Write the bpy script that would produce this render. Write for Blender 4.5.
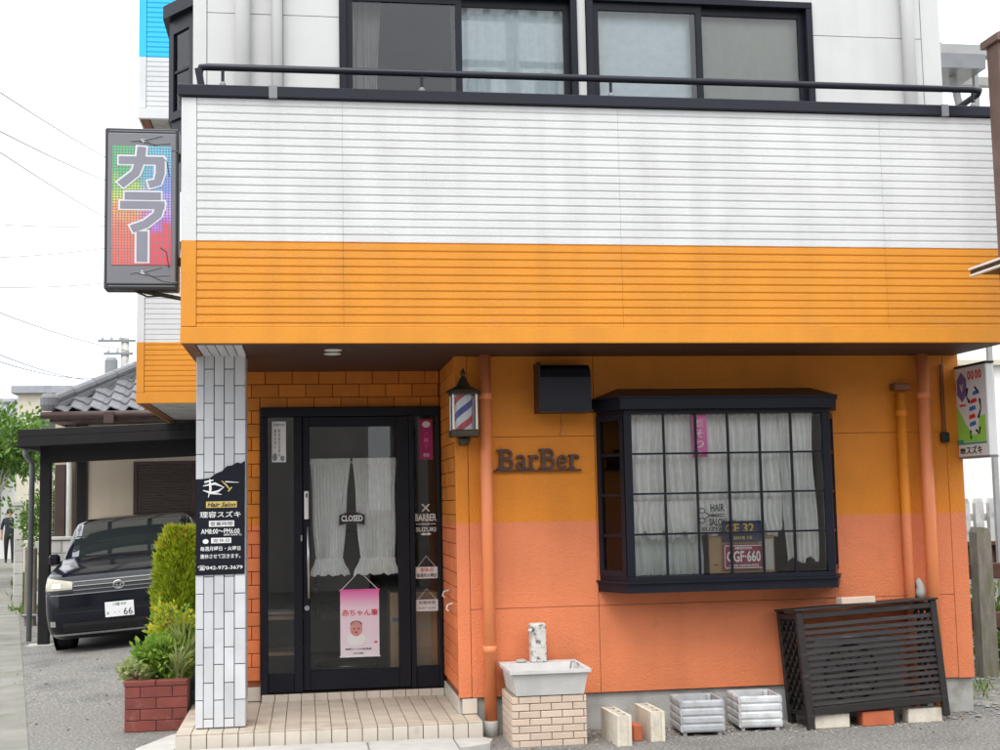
import bpy, bmesh, math, random
from mathutils import Vector, Matrix
for o in list(bpy.data.objects): bpy.data.objects.remove(o)
random.seed(7)
SC = bpy.context.scene
COL = SC.collection
R = math.radians
PI = math.pi

# ------------------------------------------------------------------ camera
F_PX, YAW, PITCH, ROLL, EYE = 1293.8, 0.15016, 0.09735, -0.01965, 1.64
cam = bpy.data.cameras.new('camera'); camo = bpy.data.objects.new('camera', cam); COL.objects.link(camo)
cam.sensor_width = 36.0; cam.lens = F_PX / 1000 * 36.0; cam.clip_start = 0.05; cam.clip_end = 2000
fw = Vector((math.sin(YAW)*math.cos(PITCH), math.cos(YAW)*math.cos(PITCH), math.sin(PITCH)))
rt = Vector((math.cos(YAW), -math.sin(YAW), 0)); up = rt.cross(fw)
r2 = rt*math.cos(ROLL) + up*math.sin(ROLL); u2 = -rt*math.sin(ROLL) + up*math.cos(ROLL)
camo.matrix_world = Matrix(((r2.x, u2.x, -fw.x, 0), (r2.y, u2.y, -fw.y, 0), (r2.z, u2.z, -fw.z, EYE), (0, 0, 0, 1)))
SC.camera = camo
# a pixel of the photograph (1000 x 750) gives a direction; a plane or the ground gives the distance
def ray(px, py): return r2*((px-500)/F_PX) - u2*((py-375)/F_PX) + fw
def at(px, py, Y):
    d = ray(px, py); t = Y/d.y
    return Vector((d.x*t, Y, d.z*t + EYE))

# ------------------------------------------------------------------ sky and sun (bright overcast)
SUN_EL, SUN_AZ = 58.0, 200.0        # azimuth clockwise from +Y: behind the camera, slightly to its left
w = bpy.data.worlds.new('World'); SC.world = w; w.use_nodes = True
nt = w.node_tree; nt.nodes.clear()
wo = nt.nodes.new('ShaderNodeOutputWorld'); bg = nt.nodes.new('ShaderNodeBackground')
sky = nt.nodes.new('ShaderNodeTexSky'); sky.sky_type = 'NISHITA'; sky.sun_disc = False
sky.sun_elevation = R(SUN_EL); sky.sun_rotation = R(SUN_AZ); sky.air_density = 1.0; sky.dust_density = 3.0
mx = nt.nodes.new('ShaderNodeMixRGB'); mx.inputs['Fac'].default_value = 0.9
tc = nt.nodes.new('ShaderNodeTexCoord'); ns = nt.nodes.new('ShaderNodeTexNoise'); ns.inputs['Scale'].default_value = 2.2; ns.inputs['Detail'].default_value = 5
cr = nt.nodes.new('ShaderNodeValToRGB'); cr.color_ramp.elements[0].position = .3; cr.color_ramp.elements[1].position = .7
cr.color_ramp.elements[0].color = (10.2, 10.9, 11.7, 1); cr.color_ramp.elements[1].color = (12.8, 13.0, 13.3, 1)
nt.links.new(tc.outputs['Generated'], ns.inputs['Vector']); nt.links.new(ns.outputs['Fac'], cr.inputs['Fac'])
nt.links.new(sky.outputs[0], mx.inputs[1]); nt.links.new(cr.outputs[0], mx.inputs[2])
sz = nt.nodes.new('ShaderNodeSeparateXYZ'); nt.links.new(tc.outputs['Generated'], sz.inputs[0])
mg = nt.nodes.new('ShaderNodeMapRange'); mg.inputs[1].default_value = 0.0; mg.inputs[2].default_value = 1.0; mg.inputs[3].default_value = .80; mg.inputs[4].default_value = 1.35
nt.links.new(sz.outputs[2], mg.inputs[0])
ml = nt.nodes.new('ShaderNodeVectorMath'); ml.operation = 'SCALE'; nt.links.new(mx.outputs[0], ml.inputs[0]); nt.links.new(mg.outputs[0], ml.inputs['Scale'])
nt.links.new(ml.outputs[0], bg.inputs['Color']); bg.inputs['Strength'].default_value = 0.125
nt.links.new(bg.outputs[0], wo.inputs[0])
sl = bpy.data.lights.new('sun', 'SUN'); so = bpy.data.objects.new('sun', sl); COL.objects.link(so)
sl.energy = 1.3; sl.angle = R(25); sl.color = (1.0, .97, .92)
sd = Vector((math.sin(R(SUN_AZ))*math.cos(R(SUN_EL)), math.cos(R(SUN_AZ))*math.cos(R(SUN_EL)), math.sin(R(SUN_EL))))
so.rotation_euler = sd.to_track_quat('Z', 'Y').to_euler(); so.location = (0, 0, 20)
SC.view_settings.view_transform = 'Standard'; SC.view_settings.look = 'None'
SC.view_settings.exposure = 0.5; SC.view_settings.gamma = 1.0; SC.view_settings.use_curve_mapping = False

# ------------------------------------------------------------------ materials
def lin(c):
    return tuple((v/255/12.92 if v/255 <= .04045 else ((v/255+.055)/1.055)**2.4) for v in c)
MATS = {}
def mat(name, col, rough=.6, var=.08, vs=5, bump=0, bs=90, metal=0, rand=0, spec=.5, split=None, streak=0,
        dirt=None, coat=0, emit=0, stretch=None, speck=None):
    m = bpy.data.materials.new(name); m.use_nodes = True; t = m.node_tree; L = t.links; N = t.nodes
    b = N['Principled BSDF']; b.inputs['Roughness'].default_value = rough; b.inputs['Metallic'].default_value = metal
    b.inputs['Specular IOR Level'].default_value = spec; b.inputs['Coat Weight'].default_value = coat
    g = N.new('ShaderNodeNewGeometry'); pos = g.outputs['Position']
    if stretch:
        mp = N.new('ShaderNodeVectorMath'); mp.operation = 'MULTIPLY'; mp.inputs[1].default_value = stretch
        L.new(pos, mp.inputs[0]); vpos = mp.outputs[0]
    else: vpos = pos
    def noise(sc, det=4, v=None):
        n = N.new('ShaderNodeTexNoise'); n.inputs['Scale'].default_value = sc; n.inputs['Detail'].default_value = det
        L.new(v or vpos, n.inputs['Vector']); return n.outputs['Fac']
    def mixc(fac, a, bb, kind='MIX'):
        x = N.new('ShaderNodeMixRGB'); x.blend_type = kind
        for i, v in ((0, fac), (1, a), (2, bb)):
            if isinstance(v, (int, float)): x.inputs[i].default_value = v
            elif isinstance(v, tuple): x.inputs[i].default_value = (*v, 1) if len(v) == 3 else v
            else: L.new(v, x.inputs[i])
        return x.outputs[0]
    def ramp(fac, lo, hi):
        x = N.new('ShaderNodeMapRange'); x.inputs['From Min'].default_value = lo; x.inputs['From Max'].default_value = hi
        L.new(fac, x.inputs['Value']); return x.outputs[0]
    c = col
    if split:                                   # paint changes colour at a height
        s = N.new('ShaderNodeSeparateXYZ'); L.new(pos, s.inputs[0])
        wob = N.new('ShaderNodeMath'); wob.operation = 'MULTIPLY_ADD'; L.new(noise(9, 3, pos), wob.inputs[0]); wob.inputs[1].default_value = .006; L.new(s.outputs[2], wob.inputs[2])
        gt = N.new('ShaderNodeMath'); gt.operation = 'GREATER_THAN'; L.new(wob.outputs[0], gt.inputs[0]); gt.inputs[1].default_value = split[0]+.003
        c = mixc(gt.outputs[0], split[1], col)
    if var:
        f = ramp(noise(vs), .3, .7)
        k = mixc(f, (1-var,)*3, (1+var,)*3)
        c = mixc(1.0, c, k, 'MULTIPLY')
    if rand:
        oi = N.new('ShaderNodeObjectInfo'); k = mixc(oi.outputs['Random'], (1-rand,)*3, (1+rand,)*3)
        c = mixc(1.0, c, k, 'MULTIPLY')
    if streak:                                  # rain streaks
        mp = N.new('ShaderNodeVectorMath'); mp.operation = 'MULTIPLY'; mp.inputs[1].default_value = (6, 6, .35); L.new(pos, mp.inputs[0])
        f = ramp(noise(1.0, 5, mp.outputs[0]), .45, .75); k = mixc(f, (1, 1, 1), (1-streak,)*3); c = mixc(1.0, c, k, 'MULTIPLY')
    if dirt:
        f = ramp(noise(dirt[2], 6), dirt[3], dirt[3]+.14); ff = N.new('ShaderNodeMath'); ff.operation = 'MULTIPLY'; L.new(f, ff.inputs[0]); ff.inputs[1].default_value = dirt[1]
        ff.use_clamp = True
        c = mixc(ff.outputs[0], c, dirt[0])
    if speck:
        f = ramp(noise(speck[2], 2), speck[1], speck[1]+.1); ff = N.new('ShaderNodeClamp'); L.new(f, ff.inputs[0]); c = mixc(ff.outputs[0], c, speck[0])
    if isinstance(c, tuple): b.inputs['Base Color'].default_value = (*c, 1)
    else: L.new(c, b.inputs['Base Color'])
    if bump:
        bp = N.new('ShaderNodeBump'); bp.inputs['Strength'].default_value = bump; bp.inputs['Distance'].default_value = .006
        L.new(noise(bs, 3, pos), bp.inputs['Height']); L.new(bp.outputs[0], b.inputs['Normal'])
    if emit:
        b.inputs['Emission Strength'].default_value = emit
        if isinstance(c, tuple): b.inputs['Emission Color'].default_value = (*c, 1)
        else: L.new(c, b.inputs['Emission Color'])
    MATS[name] = m
    return m
def glass(name, tint=(1, 1, 1), ior=1.5, rough=.0):
    m = bpy.data.materials.new(name); m.use_nodes = True; t = m.node_tree; t.nodes.clear(); L = t.links
    o = t.nodes.new('ShaderNodeOutputMaterial'); mixs = t.nodes.new('ShaderNodeMixShader'); fr = t.nodes.new('ShaderNodeFresnel'); fr.inputs[0].default_value = ior
    tr = t.nodes.new('ShaderNodeBsdfTransparent'); tr.inputs[0].default_value = (*tint, 1); gl = t.nodes.new('ShaderNodeBsdfGlossy'); gl.inputs['Roughness'].default_value = rough
    L.new(fr.outputs[0], mixs.inputs[0]); L.new(tr.outputs[0], mixs.inputs[1]); L.new(gl.outputs[0], mixs.inputs[2]); L.new(mixs.outputs[0], o.inputs[0])
    MATS[name] = m; return m
def cloth(name, col, trans=.4, fold=0):
    m = mat(name, col, .9, .05, 20, bump=.2, bs=300); t = m.node_tree; L = t.links
    b = t.nodes['Principled BSDF']; o = t.nodes['Material Output']; tl = t.nodes.new('ShaderNodeBsdfTranslucent'); tl.inputs[0].default_value = (*col, 1)
    ms = t.nodes.new('ShaderNodeMixShader'); ms.inputs[0].default_value = trans
    L.new(b.outputs[0], ms.inputs[1]); L.new(tl.outputs[0], ms.inputs[2]); L.new(ms.outputs[0], o.inputs[0]); return m

ORANGE = (.66, .25, .014); WHITE = (.63, .63, .625); AMBER = (.70, .222, .008); SALMON = (.72, .212, .084)
mat('parapet_paint', WHITE, .55, .05, 3, bump=.5, bs=110, split=(3.36, ORANGE), streak=.09, dirt=((.30, .24, .15), .10, 2.2, .58))
mat('orange_trim', ORANGE, .55, .06, 4, bump=.35, bs=130, streak=.06)
mat('wing_paint_low', WHITE, .55, .05, 3, bump=.2, bs=130, split=(3.34, ORANGE), streak=.08)
mat('wing_paint_high', (.02, .50, .83), .55, .05, 3, bump=.2, bs=130, split=(6.36, (.66, .67, .68)), streak=.06)
mat('wall_paint', AMBER, .6, .07, 2.5, bump=.9, bs=85, split=(1.487, SALMON), streak=.08, dirt=((.25, .1, .04), .25, 3, .62))
mat('brick_paint', (.60, .185, .010), .6, .09, 8, bump=.4, bs=160, split=(1.487, (.70, .18, .055)), rand=.13)
mat('joint_paint', (.30, .085, .012), .7, .05, 8, split=(1.487, (.32, .085, .03)))
mat('pipe_paint', (.76, .235, .085), .45, .06, 3, bump=.1, bs=60, streak=.1)
mat('upper_paint', (.58, .58, .568), .6, .04, 3, bump=.3, bs=140, streak=.06)
mat('concrete', (.42, .41, .385), .85, .18, 5, bump=.5, bs=60, streak=.2, dirt=((.16, .16, .12), .6, 4, .55))
mat('pale_concrete', (.46, .445, .41), .85, .10, 7, bump=.4, bs=80, dirt=((.3, .28, .23), .6, 6, .56))
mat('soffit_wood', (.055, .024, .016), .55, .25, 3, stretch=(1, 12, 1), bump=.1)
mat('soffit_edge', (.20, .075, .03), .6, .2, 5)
mat('dark_frame', (.010, .011, .018), .4, .15, 4, spec=.22)
mat('dark_metal', (.012, .013, .022), .38, .12, 4, spec=.3)
mat('bracket_grey', (.20, .21, .22), .4, .1)
mat('white_plastic', (.75, .75, .74), .35, .04)
mat('pillar_tile', (.57, .58, .60), .22, .07, 5, rand=.10, bump=.06, bs=40)
mat('grout', (.16, .16, .17), .9, .1)
mat('porch_tile', (.50, .43, .345), .45, .08, 6, rand=.07, bump=.15, bs=120, dirt=((.33, .26, .19), .5, 5, .56))
mat('porch_riser_tile', (.60, .54, .46), .4, .06, 6, rand=.06, dirt=((.4, .33, .25), .5, 9, .58))
mat('porch_grout', (.22, .17, .12), .95, .1)
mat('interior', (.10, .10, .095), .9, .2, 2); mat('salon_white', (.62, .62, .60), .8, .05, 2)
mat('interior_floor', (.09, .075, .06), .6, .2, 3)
glass('glass'); glass('glass_tint', (.86, .9, .88)); glass('glass_smoke', (.55, .57, .55))
cloth('white_curtain', (.90, .91, .88), .10); cloth('sheer_curtain', (.76, .82, .78), .2); cloth('grey_curtain', (.36, .34, .31), .2)
cloth('beige_cloth', (.55, .50, .42), .1); cloth('pale_blind', (.74, .86, .88), .08); cloth('green_blind', (.50, .54, .47), .3)
mat('asphalt', (.19, .18, .165), .92, .35, 38, bump=1.0, bs=80, speck=((.42, .40, .36), .58, 55), dirt=((.10, .096, .09), .7, 1.3, .52), spec=.3)
mat('gutter_concrete', (.22, .21, .18), .9, .2, 2.2, bump=.6, bs=70, dirt=((.13, .14, .09), .7, 1.6, .54))
mat('road', (.19, .185, .175), .9, .2, 1.1, bump=.8, bs=120)
mat('gravel_bed', (.20, .185, .155), .95, .35, 9, bump=1.0, bs=45, dirt=((.08, .09, .045), .7, 2.4, .52))
mat('stone', (.34, .325, .295), .9, .1, 9, rand=.3, bump=.4)
mat('steel', (.45, .45, .45), .3, .05, metal=1)
mat('black_plastic', (.012, .012, .013), .4, .1)
mat('white_paint', (.80, .80, .78), .4, .05)
mat('black_ink', (.012, .012, .014), .5, 0); mat('red_ink', (.65, .03, .04), .5, 0); mat('white_ink', (.82, .82, .80), .5, 0)
mat('gold_ink', (.62, .46, .14), .5, .1); mat('pink_ink', (.80, .13, .42), .5, .06, 12); mat('magenta_ink', (.42, .02, .16), .5, .06, 12)

# ------------------------------------------------------------------ mesh building
ORG = {}
class MB:
    def __init__(s): s.v = []; s.f = []
    def add(s, vs, fs):
        n = len(s.v); s.v += [tuple(v) for v in vs]; s.f += [tuple(i+n for i in f) for f in fs]; return s
    def box(s, x0, x1, y0, y1, z0, z1):
        return s.add([(x0,y0,z0),(x1,y0,z0),(x1,y1,z0),(x0,y1,z0),(x0,y0,z1),(x1,y0,z1),(x1,y1,z1),(x0,y1,z1)],
                     [(3,2,1,0),(4,5,6,7),(0,1,5,4),(1,2,6,5),(2,3,7,6),(3,0,4,7)])
    def bbox(s, x0, x1, y0, y1, z0, z1, b=.005):       # box with chamfered edges
        bm = bmesh.new(); bmesh.ops.create_cube(bm, size=1)
        for v in bm.verts: v.co = Vector(((x0+x1)/2+v.co.x*(x1-x0), (y0+y1)/2+v.co.y*(y1-y0), (z0+z1)/2+v.co.z*(z1-z0)))
        bmesh.ops.bevel(bm, geom=bm.edges[:], offset=b, segments=1, affect='EDGES')
        return s.bm(bm)
    def bm(s, bm, free=True):
        bm.verts.index_update(); s.add([v.co[:] for v in bm.verts], [[v.index for v in f.verts] for f in bm.faces])
        if free: bm.free()
        return s
    def bar(s, a, b, w, h, upv=(0, 0, 1)):              # square bar from a to b
        a, b = Vector(a), Vector(b); d = (b-a).normalized(); u = Vector(upv)
        if abs(d.dot(u)) > .95: u = Vector((0, 1, 0))
        x = d.cross(u).normalized(); y = x.cross(d)
        vs = [p + x*sx*w/2 + y*sy*h/2 for p in (a, b) for sx, sy in ((-1,-1),(1,-1),(1,1),(-1,1))]
        return s.add(vs, [(0,1,2,3)[::-1],(4,5,6,7),(0,1,5,4),(1,2,6,5),(2,3,7,6),(3,0,4,7)])
    def tube(s, pts, r, n=10, cap=True):
        pts = [Vector(p) for p in pts]; rs = r if isinstance(r, (list, tuple)) else [r]*len(pts); base = len(s.v)
        u = None
        for i, p in enumerate(pts):
            d = ((pts[min(i+1, len(pts)-1)]-p).normalized() + (p-pts[max(i-1, 0)]).normalized())
            d = d.normalized() if d.length > 1e-6 else Vector((0, 0, 1))
            if u is None: u = d.orthogonal().normalized()
            else: u = (u - d*u.dot(d)).normalized()
            q = d.cross(u)
            for k in range(n):
                a = 2*PI*k/n; s.v.append(tuple(p + (u*math.cos(a)+q*math.sin(a))*rs[i]))
        for i in range(len(pts)-1):
            for k in range(n):
                a = base+i*n+k; b = base+i*n+(k+1) % n; s.f.append((a, b, b+n, a+n))
        if cap:
            s.f.append(tuple(base+k for k in range(n))[::-1]); s.f.append(tuple(base+(len(pts)-1)*n+k for k in range(n)))
        return s
    def prism(s, poly, axis, a0, a1):                    # polygon (2D) extruded along an axis
        n = len(poly); vs = []
        for a in (a0, a1):
            for p, q in poly: vs.append({'x': (a, p, q), 'y': (p, a, q), 'z': (p, q, a)}[axis])
        return s.add(vs, [tuple(range(n)), tuple(range(2*n-1, n-1, -1))] + [(i, i+n, (i+1) % n+n, (i+1) % n) for i in range(n)])
    def lathe(s, prof, n=16, c=(0, 0, 0)):               # (r, z) profile round z
        base = len(s.v)
        for r, z in prof:
            for k in range(n): a = 2*PI*k/n; s.v.append((c[0]+r*math.cos(a), c[1]+r*math.sin(a), c[2]+z))
        for i in range(len(prof)-1):
            for k in range(n):
                a = base+i*n+k; b = base+i*n+(k+1) % n; s.f.append((a, b, b+n, a+n))
        s.f.append(tuple(base+k for k in range(n))[::-1]); s.f.append(tuple(base+(len(prof)-1)*n+k for k in range(n))); return s
    def mesh(s, name, off=(0, 0, 0), smooth=False, fix=True):
        me = bpy.data.meshes.new(name); me.from_pydata([(v[0]-off[0], v[1]-off[1], v[2]-off[2]) for v in s.v], [], s.f)
        if fix:
            bm = bmesh.new(); bm.from_mesh(me); bmesh.ops.recalc_face_normals(bm, faces=bm.faces); bm.to_mesh(me); bm.free()
        if smooth: me.polygons.foreach_set('use_smooth', [True]*len(me.polygons))
        return me
    def build(s, name, m, parent=None, smooth=False, local=False, fix=True):
        off = (0, 0, 0) if local or parent is None else ORG.get(parent.name, (0, 0, 0))
        return link(name, s.mesh(name, off, smooth, fix), m, parent)
def link(name, me, m, parent=None, loc=(0, 0, 0), rot=None):
    o = bpy.data.objects.new(name, me); COL.objects.link(o); o.location = loc
    if rot: o.rotation_euler = rot
    if parent: o.parent = parent; ORG[o.name] = ORG.get(parent.name, (0, 0, 0))
    if m is not None and me is not None and not me.materials: me.materials.append(MATS[m] if isinstance(m, str) else m)
    return o
def tag(o, label=None, cat=None, group=None, kind=None):
    if label: o['label'] = label
    if cat: o['category'] = cat
    if group: o['group'] = group
    if kind: o['kind'] = kind
    return o
def thing(name, label, cat, loc=(0, 0, 0), rot=(0, 0, 0), group=None):
    o = bpy.data.objects.new(name, None); COL.objects.link(o); o.location = loc; o.rotation_euler = rot; o.empty_display_size = .1
    ORG[o.name] = tuple(loc); return tag(o, label, cat, group)
def piece(name, me, m, parent, wloc, rot=None):          # a piece that shares its mesh; wloc in the world
    g = ORG.get(parent.name, (0, 0, 0)); return link(name, me, m, parent, (wloc[0]-g[0], wloc[1]-g[1], wloc[2]-g[2]), rot)
def struct(o, name=None): return tag(o, kind='structure')
def text_mesh(s, size, extrude=.002, offset=0, xs=1.0, align='CENTER', shear=0, space=1.0):
    c = bpy.data.curves.new('lettering', 'FONT'); c.body = s; c.size = size; c.extrude = extrude; c.offset = offset
    c.align_x = align; c.align_y = 'CENTER'; c.shear = shear; c.space_character = space; c.resolution_u = 2
    o = bpy.data.objects.new('lettering', c); COL.objects.link(o); bpy.context.view_layer.update()
    me = bpy.data.meshes.new_from_object(o.evaluated_get(bpy.context.evaluated_depsgraph_get()))
    bpy.data.objects.remove(o); bpy.data.curves.remove(c); me.materials.clear()
    if xs != 1.0: me.transform(Matrix.Diagonal((xs, 1, 1, 1)))
    return me
def fit_text(s, width, height, extrude=.002, offset=0, shear=0, lim=.022):   # lettering scaled to a width and a height
    me = text_mesh(s, 1.0, 0, 0, shear=shear)
    xs = [v.co.x for v in me.vertices]; ys = [v.co.y for v in me.vertices]
    if not xs: return me
    kx = width/max(max(xs)-min(xs), 1e-4); ky = height/max(max(ys)-min(ys), 1e-4)
    off_ = min(offset/max(ky, .01), lim if all(ord(q) < 0x2000 for q in s) else .008)
    me2 = text_mesh(s, 1.0, extrude/1.0, off_, shear=shear); cx = (max(xs)+min(xs))/2; cy = (max(ys)+min(ys))/2
    for v in me2.vertices: v.co = ((v.co.x-cx)*kx, (v.co.y-cy)*ky, v.co.z)
    bpy.data.meshes.remove(me); return me2
FRONT = (PI/2, 0, 0)                                      # lettering that faces -Y
def write(s, x, y, z, wd, ht, m, parent, ext=.0015, off=0, rot=FRONT, shear=0, name='lettering'):
    return piece(name, fit_text(s, wd, ht, ext, off, shear), m, parent, (x, y, z), rot)
def grid_panel(x0, x1, z0, z1, yf, yb, hole=None):       # a wall panel with an optional rectangular opening
    mb = MB(); xs = [x0, x1]; zs = [z0, z1]
    if hole:
        xs = sorted({x0, x1, *[h for h in hole[:2] if x0 < h < x1]}); zs = sorted({z0, z1, *[h for h in hole[2:] if z0 < h < z1]})
    for i in range(len(xs)-1):
        for j in range(len(zs)-1):
            cx = (xs[i]+xs[i+1])/2; cz = (zs[j]+zs[j+1])/2
            if hole and hole[0] < cx < hole[1] and hole[2] < cz < hole[3]: continue
            mb.box(xs[i], xs[i+1], yf, yb, zs[j], zs[j+1])
    bm = bmesh.new(); vs = [bm.verts.new(v) for v in mb.v]
    for f in mb.f: bm.faces.new([vs[i] for i in f])
    bmesh.ops.remove_doubles(bm, verts=bm.verts[:], dist=1e-5)
    seen = {}                                            # drop faces shared by two boxes
    for f in bm.faces: seen.setdefault(tuple(round(q, 4) for q in f.calc_center_median()), []).append(f)
    kill = [f for l in seen.values() if len(l) > 1 for f in l]
    bmesh.ops.delete(bm, geom=kill, context='FACES'); m2 = MB(); m2.bm(bm); return m2

# ------------------------------------------------------------------ ground
def sm(t): t = max(0, min(1, t)); return t*t*(3-2*t)
def gh(x, y):                                             # the drive beside the shop rises towards the shop
    return sm((y-11)/3) * .07*(max(-3.3, min(-1.3, x))+2.8) * (1-sm((x+.5)/1.0)) * (1-sm((y-30)/20))
def sheet(xs, ys, dz, fx=None):
    mb = MB(); n = len(xs)
    for y in ys:
        for x in xs:
            X = fx(x, y) if fx else x
            mb.v.append((X, y, gh(X, y)+dz))
    for j in range(len(ys)-1):
        for i in range(n-1): a = j*n+i; mb.f.append((a, a+1, a+1+n, a+n))
    return mb
GX = [-400, -120, -40, -15, -8, -5] + [-4.5+.25*i for i in range(21)] + [1, 3, 6, 12, 40, 120, 400]
GY = [-300, -80, -25, -8, 0, 5, 8, 9.5] + [10.5+.4*i for i in range(30)] + [24, 28, 32, 37, 43, 52, 70, 120, 300, 900]
struct(sheet(GX, GY, 0).build('ground', 'asphalt', smooth=True, fix=False))
edge = lambda y: -2.56 - .214*(y-12.6)                    # line of the lane kerb
YS = [5, 8, 10, 11, 12, 13, 14, 15, 16, 18, 20, 23, 26, 30, 34, 38, 43, 50, 60, 80]
struct(sheet([-.42, -.2, 0], YS, .006, lambda x, y: edge(y)+x).build('gutter', 'gutter_concrete', fix=False))
struct(sheet([-4.6, -2.5, -.42], YS, .004, lambda x, y: edge(y)+x).build('road', 'road', fix=False))
# gravel verge to the right of the shop
mb = MB(); n = 26; rim = []
for i in range(n):
    a = 2*PI*i/n; rim.append((7.4+3.1*math.cos(a)*(1+.08*math.sin(5*a)), 11.6+2.75*math.sin(a)*(1+.1*math.cos(3*a)), .005))
mb.add(rim+[(7.4, 11.6, .006)], [(i, (i+1) % n, n) for i in range(n)])
struct(mb.build('gravel_verge', 'gravel_bed', fix=False))
def stones(name, label, spots, m='stone'):
    mb = MB()
    for x, y, z, r in spots:
        q = [Vector((random.gauss(0, 1), random.gauss(0, 1), random.gauss(0, 1))).normalized() for _ in range(1)]
        a = random.random()*6; vs = []
        for k in range(5): t = a+k*1.257; vs.append((x+r*math.cos(t)*random.uniform(.7, 1.1), y+r*math.sin(t)*random.uniform(.7, 1.1), z+r*random.uniform(.1, .3)))
        vs += [(x, y, z+r*random.uniform(.5, .8)), (x, y, z-.002)]
        mb.add(vs, [(k, (k+1) % 5, 5) for k in range(5)]+[((k+1) % 5, k, 6) for k in range(5)])
    return tag(mb.build(name, m), label, 'stones', kind='stuff')
sp = []
for _ in range(2600):
    x = random.uniform(4.6, 8.2); y = random.uniform(9.0, 13.5)
    if x < 5.05 and y > 9.25: continue
    sp.append((x, y, .004, random.uniform(.008, .03)))
stones('gravel', 'loose grey gravel on the verge beside the wooden fence post', sp)
sp = [(random.uniform(1.9, 4.6), 9.29-abs(random.gauss(0, .22)), .001, random.uniform(.003, .012)) for _ in range(2600)]
stones('grit', 'fine grit washed up along the foot of the orange wall', sp)

# ------------------------------------------------------------------ barber shop
W = 9.30; DW = 10.33; PY = 8.45                            # main wall, door wall, parapet front
shop = thing('barber_shop', 'orange and white barber shop with balcony over the glazed entrance', 'shop', (2.1, W, 0))
# structural core
mb = MB()
mb.box(1.09, 4.965, W+.03, W+.12, .25, .98).box(1.09, 2.14, W+.03, W+.12, .98, 2.34).box(3.9, 4.965, W+.03, W+.12, .98, 2.34).box(1.09, 4.965, W+.03, W+.12, 2.34, 2.72)
wall = mb.build('main_wall', 'joint_paint', shop)
mb = MB().box(1.075, 4.975, W+.025, W+.15, -.05, .248); mb.build('foundation', 'concrete', shop)
mb = MB().box(4.85, 4.98, W+.15, 19, 0, 8.4).box(-.785, -.66, DW+.12, 19, 0, 2.7).box(-.785, -.66, W+.12, 19, 2.72, 8.4).box(-.78, 4.97, 18.9, 19, 0, 8.4); mb.build('side_wall', 'upper_paint', shop)
MB().box(-.9, 5.1, 8.9, 19.2, 8.4, 8.6).build('roof_slab', 'upper_paint', shop)
hole = (2.16, 3.88, 1.0, 2.33)
for i, (x0, x1) in enumerate(((1.163, 2.098), (2.102, 4.853))):
    for j, (z0, z1) in enumerate(((.256, .872), (.876, 2.103), (2.107, 2.70))):
        grid_panel(x0, x1, z0, z1, W, W+.03, hole).build('panel', 'wall_paint', wall)
MB().bbox(1.068, 1.160, W-.003, W+.029, .256, 2.70, .003).build('corner_board', 'wall_paint', wall)
MB().bbox(4.856, 4.982, W-.003, W+.147, .250, 2.70, .003).build('corner_board', 'wall_paint', wall)
# entry wall and return wall with brick-pattern siding
ew = MB().box(-.785, 1.07, DW+.02, DW+.12, 2.405, 2.71).box(-.785, -.35, DW+.02, DW+.12, .14, 2.405).box(1.055, 1.09, DW+.02, DW+.12, .14, 2.41).build('entry_wall', 'joint_paint', shop)
BH, BL = .1045, .211
bmesh_brick = {}
def brick(parent, axis, a0, a1, z0, z1, c, mt='brick_paint', thick=.02, name='brick'):
    key = (axis, round(a1-a0, 3), round(z1-z0, 3), thick, mt)
    if key not in bmesh_brick:
        l = (a1-a0)/2-.0025; h = (z1-z0)/2-.0025
        m_ = MB().bbox(-l, l, -thick, 0, -h, h, .003) if axis == 'x' else MB().bbox(-thick, 0, -l, l, -h, h, .003)
        bmesh_brick[key] = m_.mesh(name)
    p = ((a0+a1)/2, c, (z0+z1)/2) if axis == 'x' else (c, (a0+a1)/2, (z0+z1)/2)
    return piece(name, bmesh_brick[key], mt, parent, p)
for r in range(24):                                       # rows from the soffit down
    z1 = 2.70-BH*r; z0 = z1-BH
    if z0 < .25: break
    sh = (r % 2)*BL/2
    x = -.785-sh+.05
    while x < 1.06:
        a0, a1 = max(x, -.785), min(x+BL, 1.066)
        zz0 = z0
        if z1-2.408 > .03 and z0 < 2.40:
            if a0 < -.352 < a1: a1 = -.352; x = -.352-BL
            elif a0 >= -.352: zz0 = 2.408
        elif z0 < 2.40: a1 = min(a1, -.352)
        if a1-a0 > .03: brick(ew, 'x', a0, a1, zz0, z1, DW+.02)
        x += BL
rw = MB().box(1.09, 1.2, W+.12, DW+.02, .25, 2.71).build('return_wall', 'joint_paint', shop)
for r in range(24):
    z1 = 2.70-BH*r; z0 = z1-BH
    if z0 < .25: break
    y = W+.03-(r % 2)*BL/2
    while y < DW:
        a0, a1 = max(y, W+.03), min(y+BL, DW-.002)
        if a1-a0 > .03: brick(rw, 'y', a0, a1, z0, z1, 1.09)
        y += BL
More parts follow.
